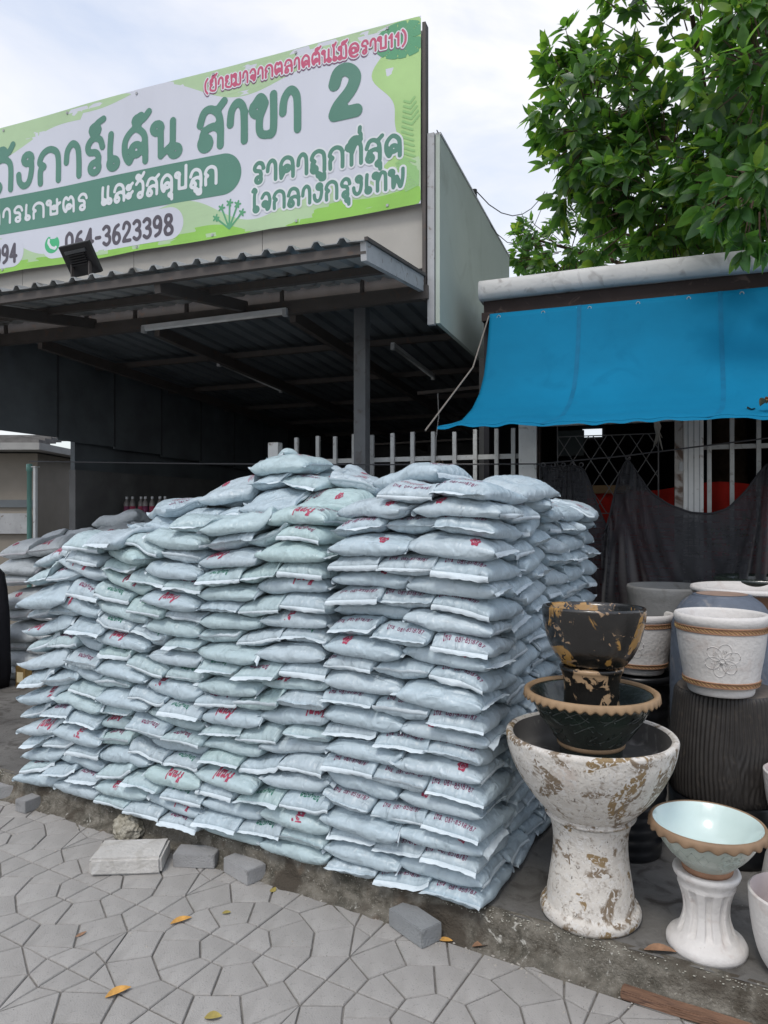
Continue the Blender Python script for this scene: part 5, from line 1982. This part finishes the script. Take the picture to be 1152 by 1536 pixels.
def block(name, p, L_, W_, H, rz, m, label, cat='block', group=None, ch=.003, rough=.0010, z0=0.0):
    import bmesh as bmm
    bm = bmm.new()
    bmm.ops.create_cube(bm, size=1)
    for v in bm.verts:
        v.co = Vector((v.co.x * L_, v.co.y * W_, (v.co.z + .5) * H))
    bmm.ops.bevel(bm, geom=list(bm.edges), offset=ch, segments=2, affect='EDGES')
    bmm.ops.subdivide_edges(bm, edges=[e for e in bm.edges if e.calc_length() > .03], cuts=5, use_grid_fill=True)
    sd = random.uniform(0, 50)
    for v in bm.verts:
        n_ = noise.noise_vector(v.co * 28 + Vector((sd, 0, 0)))
        n2_ = noise.noise_vector(v.co * 9 + Vector((0, sd, 0)))
        v.co += n_ * rough + n2_ * rough * 1.3
        v.co.z = max(v.co.z, 0)
    me = bpy.data.meshes.new(name)
    bm.to_mesh(me); bm.free()
    me.materials.append(m)
    me.polygons.foreach_set('use_smooth', [True] * len(me.polygons))
    me.set_sharp_from_angle(angle=R(28))
    o = link(name, me)
    o.location = (p.x, p.y, z0); o.rotation_euler = (0, 0, rz)
    return tag(o, label, cat, group)


grp = 'grey concrete pavers lying by the kerb'
block('concrete_block', P(197, 1297), .315, .20, .078, R(4), mat('whitish_block', (.47, .455, .43), .9, .2, nscale=6, noise_amt=.12, bump=.6, bscale=60, fine=[((.27, .25, .21), 5, .52, .7), ((.55, .54, .52), 14, .60, .72)]),
      'large whitish concrete block, the biggest block on the paving', 'block', ch=.011, rough=.002)
block('grey_paver', P(296, 1294), .195, .10, .062, R(-5), m_paver[1], 'grey paver lying just right of the large whitish block', 'paver', grp)
block('grey_paver', P(367, 1312), .185, .10, .066, R(-44), m_paver[0], 'grey paver turned askew, second to the right of the whitish block', 'paver', grp)
block('grey_paver', P(622, 1398), .20, .10, .068, R(-52), m_paver[2], 'bluish grey paver alone against the kerb below the corner of the stack', 'paver', grp)
block('grey_paver', P(10, 1192), .19, .13, .07, R(15), m_paver[1], 'grey paver at the left edge of the picture by the kerb', 'paver', grp)
block('grey_paver', P(54, 1209), .19, .085, .065, R(62), m_paver[1], 'small grey paver tilted up, second from the left edge', 'paver', grp)
# rubble stone
import bmesh
bm = bmesh.new()
bmesh.ops.create_icosphere(bm, subdivisions=4, radius=1)
for v in bm.verts:
    c = v.co.copy()
    v.co = Vector((c.x * .088, c.y * .06, c.z * .062)) * (1 + .22 * noise.noise(c * 1.5 + Vector((3, 1, 0))) + .16 * noise.noise(c * 4) + .07 * noise.noise(c * 11))
    v.co.z = max(v.co.z, -.045)
me = bpy.data.meshes.new('rubble_stone'); bm.to_mesh(me); bm.free()
me.materials.append(mat('rubble', (.22, .20, .15), .95, .2, nscale=18, col2=(.42, .40, .34), bump=1, bscale=60, fine=[((.10, .09, .07), 26, .55, .7)]))
o = link('rubble_stone', me); o.location = P(193, 1256) + Vector((0, 0, .045)); o.rotation_euler = (0, .15, -.5)
tag(o, 'rough yellowish lump of broken concrete between the stack and the large whitish block', 'stone')
# fallen leaves
m_yl = mat('yellow_dry_leaf', (.50, .27, .07), .7, .3, nscale=30, noise_amt=.35)
m_br = mat('brown_dry_leaf', (.26, .15, .09), .75, .3, nscale=30, noise_amt=.35)
m_ol = mat('olive_dry_leaf', (.30, .24, .07), .7, .3, nscale=30, noise_amt=.35)
for (u, v_, L_, W_, rz, m, z, lab) in (
        (272, 1382, .085, .035, .55, m_yl, 0, 'orange dry leaf lying on the paving below the grey pavers'),
        (178, 1490, .085, .040, .62, m_yl, 0, 'curled orange dry leaf nearest the lower left of the paving'),
        (320, 1527, .055, .035, .1, m_ol, 0, 'small olive dry leaf at the bottom edge of the picture'),
        (340, 1370, .035, .022, .2, m_ol, 0, 'tiny yellow leaf right of the orange dry leaf'),
        (122, 1402, .045, .018, .9, m_br, 0, 'small brown twig like leaf in the middle left of the paving'),
        (668, 1411, .055, .026, -.2, m_yl, 0, 'tan dry leaf beside the lone bluish paver'),
        (722, 1420, .07, .04, .1, m_br, 0, 'brown dry leaf at the foot of the kerb'),
        (990, 1428, .105, .05, -.15, m_br, PLAT, 'brown dry leaf on the slab beside the fluted pedestal'),
        (410, 1335, .04, .03, 1.2, m_ol, 0, 'small green brown leaf by the kerb foot right of the askew paver')):
    o = link('fallen_leaf', leaf_mesh('fallen_leaf', L_, W_, m, random.uniform(.02, .16), random.uniform(.2, .6) * random.choice((1, 1, -.6))))
    p = P(u, v_, z)
    o.location = (p.x - L_ / 2 * math.cos(rz), p.y - L_ / 2 * math.sin(rz), z + .004)
    o.rotation_euler = (random.uniform(-.15, .25), 0, rz)
    tag(o, lab, 'leaf', 'dry leaves on the ground')
# timber off-cut against the kerb at the lower right
pa_, pb_ = P(932, 1492), P(1175, 1568)
d = (pb_ - pa_); L_ = d.length
o = block('timber_offcut', (pa_ + pb_) / 2 + Vector((0, -.0, 0)), L_, .05, .028, math.atan2(d.y, d.x), mat('raw_timber', (.20, .115, .075), .8, .2, nscale=4, noise_amt=.3, bump=.6, bscale=30, stretch=(1, 8, 8), fine=[((.10, .06, .045), 9, .5, .7)]),
          'reddish brown strip of timber lying along the kerb foot at lower right', 'timber', ch=.004, rough=.002)

# ================================================================== LEFT SIDE: second pile, pipe, neighbour's house, small things
O2 = shop(-2.60, .08, 0)
E_L = -B_R
E_D = B_D
fld2 = Field(int(2.4 / RES), int(2.4 / RES), PLAT)
pile = []
for k in range(17):
    kind = 'B' if k % 2 == 0 else 'A'
    spots = []
    if kind == 'A':
        for i in (0, 1, 2):
            for j in range(2):
                spots.append((.25 + .5 * i, .16 + .33 * j, 0.0, i, j))
    else:
        for i in range(4):
            spots.append((.18 + .37 * i, .25, math.pi / 2, i, 0))
            spots.append((.18 + .37 * i, .60, 0.0, i, 1))
    for x, y, an, i, j in spots:
        fx = int((x - GX0) / RES); fy = int((y - GY0) / RES)
        cur = fld2.H[fx - 5:fx + 6, fy - 5:fy + 6].mean()
        if cur > PLAT + 1.27 - .03 * i:
            continue
        s = Sack(fld2, x + rng.normal(0, .015), y + rng.normal(0, .015), an + rng.normal(0, .07), .262, .178, rng.uniform(.135, .165), 24, 16)
        s.info = (k, i, j, kind, cur > PLAT + 1.22)
        pile.append(s)
pg = 'grey soil sacks in the farther pile'
fV, fF, fn_ = [], [], 0
for s in pile:
    k, i, j, kind, tp = s.info
    V, Fq = s.grids()

    def tw(V):
        ca, sa = math.cos(s.ang), math.sin(s.ang)
        X = s.x + V[:, 0] * ca - V[:, 1] * sa; Y = s.y + V[:, 0] * sa + V[:, 1] * ca
        W = np.empty_like(V)
        W[:, 0] = O2.x + E_L.x * X + E_D.x * Y; W[:, 1] = O2.y + E_L.y * X + E_D.y * Y; W[:, 2] = V[:, 2] + s.z0
        return W
    if j == 0 or (tp and j == 1):
        ow = O2 + E_L * s.x + E_D * s.y; ow.z = s.z0
        d_ = E_L * math.cos(s.ang) + E_D * math.sin(s.ang)
        rz = math.atan2(d_.y, d_.x); cz, sz = math.cos(-rz), math.sin(-rz)

        def lc(W):
            Q_ = W - np.array(ow)
            return np.stack([Q_[:, 0] * cz - Q_[:, 1] * sz, Q_[:, 0] * sz + Q_[:, 1] * cz, Q_[:, 2]], -1)
        root = link('grey_sack', fast_mesh('grey_sack', lc(tw(V)), Fq[:, ::-1], m_grey_sack))
        root.location = ow; root.rotation_euler = (0, 0, rz)
        tag(root, 'farther left pile sack, %s layer up, %s from the right%s' % (ORD[k], nord[i], '' if j == 0 else ', second row back'), 'sack', pg)
        for e in (0, 1):
            fv, ff = s.flap(e)
            link('seam_flap', fast_mesh('seam_flap', lc(tw(fv)), ff, m_grey_flap), root)
        if rng.random() < .5:
            V2, Fc2 = (T_LOGO if rng.random() < .5 else T_KAM)
            V2 = V2 * np.array([1.4, -1.4]); Fc2 = [tuple(reversed(f)) for f in Fc2]
            cx, cy = (rng.uniform(-.1, .1), -.115) if kind == 'A' else (-.19, rng.uniform(-.05, .05))
            X = V2[:, 0] + cx; Y = V2[:, 1] + cy
            if kind == 'B':
                X = -V2[:, 1] + cx; Y = V2[:, 0] + cy
            Vw = s.on_top(X / s.a, Y / s.b, .0014)
            ok = (np.abs(X / s.a) < .98) & (np.abs(Y / s.b) < .98)
            Fk = [f for f in Fc2 if all(ok[t] for t in f)]
            if len(Fk) > 8: link('red_print', poly_mesh('red_print', lc(tw(Vw)), Fk, m_red), root)
    else:
        W = tw(V); fV.append(W); fF.append(Fq[:, ::-1] + fn_); fn_ += len(W)
if fV:
    tag(link('grey_sacks_at_back', fast_mesh('grey_sacks_at_back', np.concatenate(fV), np.concatenate(fF), m_grey_sack)), 'grey sacks in the hidden back rows of the farther pile', 'sacks', pg, 'stuff')

# drain pipe and white post at the end of the hall's lower wall
m_pipe = mat('green_pvc', (.14, .30, .26), .45, .4, nscale=6, noise_amt=.12)
pp = shop(shop_l(44, .84), .84, 0)
r = empty('drain_pipe', (pp.x, pp.y, PLAT), 'blue green plastic pipe with a wider collar on top at the left edge', 'pipe')
MB().tube([(0, 0, 0), (0, 0, 1.98)], .023, 16).obj('pipe_body', m_pipe, r, True)
MB().lathe([(.024, 1.93), (.030, 1.935), (.030, 2.0), (.023, 2.005), (0, 2.005)], 20).obj('collar', m_pipe, r, True)
r = empty('white_pole', shop(shop_l(53, .86), .86, PLAT), 'slim white square pole just right of the green pipe', 'pole')
MB().box((0, 0, 0), B_R, B_D, UP, -.015, .015, -.015, .015, 0, 1.97).obj('shaft', m_wpost, r)
MB().box((0, 0, 0), B_R, B_D, UP, -.03, .03, -.03, .03, 1.971, 1.98).obj('cap', m_wpost, r)
# neighbour's house at far left
nh = empty('neighbour_house', (-6.6, 10.0, 0), 'beige house with grey eaves glimpsed beyond the hall at the far left', 'house')
m_beige = mat('beige_render', (.26, .235, .20), .9, .2, nscale=2, noise_amt=.12)


def nb(x0, x1, y0, y1, z0, z1, name, m):
    kid(MB().box((0, 0, 0), Vector((1, 0, 0)), Vector((0, 1, 0)), UP, x0, x1, y0, y1, z0, z1), name, m, nh)


nb(-9, -4.62, 9.6, 13, 0, 2.42, 'wall', m_beige)
nb(-9.2, -4.43, 9.25, 13.2, 2.44, 2.53, 'eaves_gutter', mat('grey_gutter', (.33, .33, .32), .6, .3, nscale=4))
for k in range(5):
    nb(-9.2, -4.46 - .05 * k, 9.3 + .28 * k, 9.62 + .28 * k, 2.532 + .045 * k, 2.575 + .045 * k, 'roof_tile_row', mat('grey_tile', (.16, .155, .15), .85, .2, nscale=9, noise_amt=.3))
nb(-5.3, -4.7, 9.55, 9.597, 1.35, 1.62, 'window_box', m_lightsteel)
nb(-9, -4.61, 9.57, 9.598, 1.70, 1.80, 'dark_band', m_dark)
# black cloth covered thing and the golden tin in front of the farther pile
bp0 = shop(shop_l(-13, -.16), -.16, PLAT)
r = empty('black_cloth_cover', bp0, 'tall thing wrapped in black cloth cut off by the left edge of the picture', 'cover')
MB().lathe([(0, 1.04), (.06, 1.03), (.10, .98), (.125, .85), (.14, .6), (.15, .35), (.15, .12), (.13, .0), (0, .001)], 48,
           fn=lambda k, r_, z, a: (r_ * (1 + .10 * math.sin(a * 5 + z * 3) + .12 * noise.noise(Vector((math.cos(a), math.sin(a), z * 2)))), z)).obj('cloth', mat('black_cloth', (.012, .012, .015), .85, .2, bump=.5, bscale=20), r, True)
tp0 = shop(shop_l(36, -.06), -.06, PLAT)
r = empty('golden_tin', tp0, 'small golden square tin standing on the slab beside the farther pile', 'tin')
m_tin = mat('gold_tin', (.40, .26, .10), .3, .5, metal=.8, nscale=20, noise_amt=.3)
MB().box((0, 0, 0), B_R, B_D, UP, -.055, .055, -.04, .04, 0, .19).obj('tin_body', m_tin, r, bevel=.008)
MB().lathe([(0, .205), (.022, .205), (.024, .192), (.02, .19)], 16).obj('tin_cap', m_tin, r, True)
MB().box((0, 0, 0), B_R, B_D, UP, -.035, .035, -.0415, -.0405, .05, .14).obj('tin_label', mat('tin_label', (.50, .42, .26), .6, .3), r)
# rack of bottles
rk = empty('bottle_rack', shop(-3.57, 1.5, PLAT), 'dark shelf stand holding a row of red labelled bottles inside the hall', 'shelf')
rb = MB()
sbox(-3.88, -3.28, 1.40, 1.62, 1.555, 1.575, rb); sbox(-3.88, -3.28, 1.40, 1.62, .8, .82, rb)
kid(rb, 'shelf_board', m_steel, rk)
for l_ in (-3.87, -3.30):
    for t_ in (1.41, 1.60):
        kid(sbox(l_, l_ + .02, t_, t_ + .015, PLAT, 1.553), 'leg', m_steel, rk)
m_bot = mat('bottle_plastic', (.22, .20, .19), .35, .5, nscale=8, noise_amt=.2)
for i in range(7):
    p = shop(-3.83 + .083 * i, 1.5 + random.uniform(-.02, .02), 1.5765)
    r = empty('bottle', p, '%s from left of the red labelled bottles on the shelf behind the stack' % nord[i], 'bottle', 'red labelled bottles on the shelf')
    MB().lathe([(0, .001), (.030, 0), (.031, .01), (.031, .145), (.026, .165), (.013, .185), (.012, .20), (0, .20)], 16).obj('bottle_body', m_bot, r, True)
    MB().lathe([(.0315, .03), (.0318, .03), (.0318, .12), (.0315, .12)], 16).obj('label_wrap', m_red if i % 3 else m_maroon, r, True)
    MB().lathe([(.014, .196), (.015, .198), (.015, .222), (0, .224)], 12).obj('cap', m_white, r, True)

# ================================================================== TREE over the roofs
tree = empty('broadleaf_tree', (3.6, 7.4, 0), 'large broadleaf tree with glossy dark green leaves overhanging the flat roof at right', 'tree')
m_leaf = []
for i, (c, tcol) in enumerate([((.045, .11, .028), (.17, .40, .04)), ((.060, .145, .032), (.26, .52, .05)), ((.032, .08, .028), (.12, .30, .04)), ((.11, .20, .03), (.42, .62, .06))]):
    m = bpy.data.materials.new('tree_leaf_%d' % i); m.use_nodes = True
    nt = m.node_tree; b_ = nt.nodes['Principled BSDF']
    b_.inputs['Roughness'].default_value = .38
    b_.inputs['Specular IOR Level'].default_value = .5
    tx = nt.nodes.new('ShaderNodeTexCoord'); nz = nt.nodes.new('ShaderNodeTexNoise'); nz.inputs['Scale'].default_value = 5 if i else 4
    rr = nt.nodes.new('ShaderNodeValToRGB')
    rr.color_ramp.elements[0].position = .35; rr.color_ramp.elements[1].position = .68
    rr.color_ramp.elements[0].color = (*[x * .75 for x in c], 1); rr.color_ramp.elements[1].color = (*[x * 1.35 for x in c], 1)
    nt.links.new(tx.outputs['Object'], nz.inputs['Vector']); nt.links.new(nz.outputs[0], rr.inputs[0]); nt.links.new(rr.outputs[0], b_.inputs['Base Color'])
    tl = nt.nodes.new('ShaderNodeBsdfTranslucent'); tl.inputs[0].default_value = (*tcol, 1)
    mm = nt.nodes.new('ShaderNodeMixShader'); mm.inputs[0].default_value = .42
    nt.links.new(b_.outputs[0], mm.inputs[1]); nt.links.new(tl.outputs[0], mm.inputs[2])
    nt.links.new(mm.outputs[0], nt.nodes['Material Output'].inputs[0])
    m_leaf.append(m)
m_bark = mat('tree_bark', (.10, .07, .05), .9, .2, nscale=9, noise_amt=.3, bump=.8, bscale=30)
random.seed(21)
ELL = [((2.62, 5.9, 5.15), (1.15, .95, 1.45), 420), ((1.74, 6.0, 4.85), (.52, .55, .85), 150), ((2.25, 5.7, 4.15), (.85, .55, .62), 230),
       ((2.75, 5.0, 3.95), (.75, .45, .50), 190), ((2.12, 8.15, 4.62), (.85, .45, .38), 150), ((3.7, 5.9, 5.0), (.9, .9, 1.7), 170), ((2.60, 4.75, 5.9), (1.2, .7, .9), 230),
       ((2.22, 4.25, 3.62), (.45, .26, .44), 60), ((2.35, 4.4, 4.35), (.50, .35, .5), 80)]
# leaf geometry
def leaf_vf(L_, W_, curl, fold):
    vs = []
    n = 5
    for i in range(n + 1):
        t = i / n
        w = W_ * .5 * (math.sin(math.pi * (t ** .8 * .97 + .015))) * (1 if t < .99 else .1)
        x = L_ * (.12 + .88 * t); z = -curl * L_ * t * t
        for sg_ in (-1, 0, 1):
            vs.append(Vector((x, sg_ * w, z + abs(sg_) * w * fold)))
    fs = [(i * 3 + j, (i + 1) * 3 + j, (i + 1) * 3 + j + 1, i * 3 + j + 1) for i in range(n) for j in (0, 1)]
    return vs, fs


LV = [leaf_vf(1, .40 * random.uniform(.85, 1.15), random.uniform(.02, .28), random.uniform(.1, .4)) for _ in range(6)]
twigs = MB()
leaves = []
tips = []
for (c, rad, n_) in ELL:
    c = Vector(c)
    for _ in range(n_):
        d = Vector((random.gauss(0, 1), random.gauss(0, 1), random.gauss(0, 1))).normalized()
        rr = random.uniform(.35, 1.0) ** .55
        # lumpy outline
        rr *= 1 + .26 * noise.noise(d * 2.3 + c)
        p = c + Vector((d.x * rad[0], d.y * rad[1], d.z * rad[2])) * rr
        if noise.noise(p * 1.9 + Vector((4, 2, 9))) < -.22:
            continue
        l_sh = (p - SR).dot(B_R); t_sh = (p - SR).dot(B_D)
        if l_sh < .35 and p.z < 4.6 and (p - SR).dot(B_D) < 2.75: continue
        q_g = (p - GP).dot(B_R); t_g = (p - GP).dot(B_D)
        if -.25 < t_g and q_g > -.5 and p.z < 3.55: continue
        if p.z < 3.12: continue
        ax = (d * .8 + Vector((random.gauss(0, .35), random.gauss(0, .35), random.gauss(-.05, .35)))).normalized()
        tips.append((p, ax, c))
for p, ax, c in tips:
    back = (c - p).normalized() * random.uniform(.10, .22) + Vector((0, 0, -.02))
    twigs.tube([p + back, p + back * .4 + Vector((0, 0, -.01)), p + ax * .03], [.006, .0045, .003], 4, cap=False)
    s1 = ax.cross(UP if abs(ax.z) < .9 else Vector((1, 0, 0))).normalized(); s2 = ax.cross(s1)
    nl = random.randint(7, 11)
    ph = random.uniform(0, 6.28)
    for k in range(nl):
        a = ph + 2 * math.pi * k / nl + random.gauss(0, .2)
        open_ = random.uniform(.5, 1.25)
        x_ = (ax * math.cos(open_) + (s1 * math.cos(a) + s2 * math.sin(a)) * math.sin(open_))
        x_ = (x_ + Vector((0, 0, -.28))).normalized()
        up_ = (ax + UP * .6 - x_ * (ax + UP * .6).dot(x_)).normalized()
        y_ = up_.cross(x_)
        L_ = random.uniform(.11, .195) * (.8 if c.y > 7 else 1)
        leaves.append((p + ax * random.uniform(-.02, .03), x_, y_, up_, L_, random.randrange(6), random.choices((0, 1, 2, 3), (4, 4, 3, 1.3))[0]))


def leaf_vis(l):
    p = l[0]
    u = 576 + F * p.x / p.y; v = 770 - F * (p.z - CAMZ) / p.y
    inside = -20 < u < 1170 and -20 < v < 430
    return (0 if inside else 1, p.length)


leaves.sort(key=leaf_vis)
lm = {}
toff = Vector(tree.location)
for (p, x_, y_, z_, L_, k, mi) in leaves[:290]:
    if (k, mi) not in lm:
        lm[(k, mi)] = MB().add(*LV[k]).mesh('leaf', m_leaf[mi], True)
    o = link('leaf', lm[(k, mi)], tree)
    M = Matrix(((x_.x, y_.x, z_.x), (x_.y, y_.y, z_.y), (x_.z, y_.z, z_.z))).to_4x4()
    o.location = p - toff
    o.rotation_euler = M.to_euler()
    o.scale = (L_, L_, L_)
gV = [[], [], [], []]; gF = [[], [], [], []]
for (p, x_, y_, z_, L_, k, mi) in leaves[290:]:
    n0 = len(gV[mi])
    for v in LV[k][0]:
        gV[mi].append(p + (x_ * v.x + y_ * v.y + z_ * v.z) * L_)
    gF[mi] += [tuple(i + n0 for i in f) for f in LV[k][1]]
for mi in range(4):
    mb = MB(); mb.v = [tuple(v) for v in gV[mi]]; mb.f = gF[mi]
    tag(kid(mb, 'foliage', m_leaf[mi], tree, True), kind='stuff')
tag(kid(twigs, 'twigs', m_bark, tree), kind='stuff')
kid(MB().tube([(3.6, 7.4, -.02), (3.58, 7.38, .5), (3.5, 7.3, 1.6), (3.42, 7.15, 2.9), (3.3, 6.9, 4.0), (3.1, 6.5, 5.0), (2.9, 6.1, 6.0)], [.26, .21, .18, .15, .12, .09, .05], 12), 'trunk', m_bark, tree, True)
for pts, r0 in (([(3.35, 6.95, 3.7), (2.9, 6.4, 4.4), (2.3, 6.0, 4.8), (1.75, 6.0, 5.0)], .06),
                ([(3.4, 7.1, 3.3), (3.0, 7.5, 4.0), (2.5, 7.9, 4.4), (1.6, 8.15, 4.75)], .045),
                ([(3.3, 6.9, 3.9), (3.1, 6.1, 4.1), (2.9, 5.4, 3.95), (2.7, 5.0, 3.85)], .05),
                ([(3.3, 6.8, 4.3), (2.7, 6.0, 4.9), (2.4, 5.6, 5.5)], .06),
                ([(3.3, 6.9, 4.1), (2.8, 6.2, 4.2), (2.2, 5.8, 4.1)], .04),
                ([(3.2, 6.7, 4.5), (3.6, 6.1, 5.2), (3.8, 5.8, 6.2)], .06),
                ([(3.1, 6.5, 5.0), (2.9, 5.6, 5.6), (2.7, 4.9, 5.9)], .05),
                ([(2.9, 7.2, 3.9), (2.5, 7.2, 4.4), (2.1, 7.3, 4.5)], .025)):
    kid(MB().tube(_ := [Vector(p) for p in pts], [r0 * (1 - .75 * i / (len(pts) - 1)) for i in range(len(pts))], 8), 'limb', m_bark, tree, True)
# service cables from the parapet to the tree
cb = empty('service_cable', shop(.07, 1.2, 4.27), 'thin drooping cables running from the sage parapet towards the tree', 'cable')
kid(MB().tube([shop(.07, 1.15, 4.27), shop(.07, 1.15, 4.34)] + [shop(.07, 1.15, 4.34).lerp(Vector((1.9, 8.5, 5.42)), t) - UP * (.25 * 4 * t * (1 - t)) for t in (.15, .3, .45, .6, .75, .9, 1)], .005, 5), 'strand', m_black, cb)
kid(MB().tube([shop(.07, 1.5, 4.268)] + [shop(.07, 1.5, 4.268).lerp(Vector((1.95, 8.6, 5.46)), t) - UP * (.42 * 4 * t * (1 - t)) for t in (.15, .3, .45, .6, .75, .9, 1)], .004, 5), 'strand', m_black, cb)
kid(MB().tube([shop(.07, 1.12, 4.272), shop(.07, 1.12, 4.33)], .022, 8), 'cable_clamp', m_black, cb)
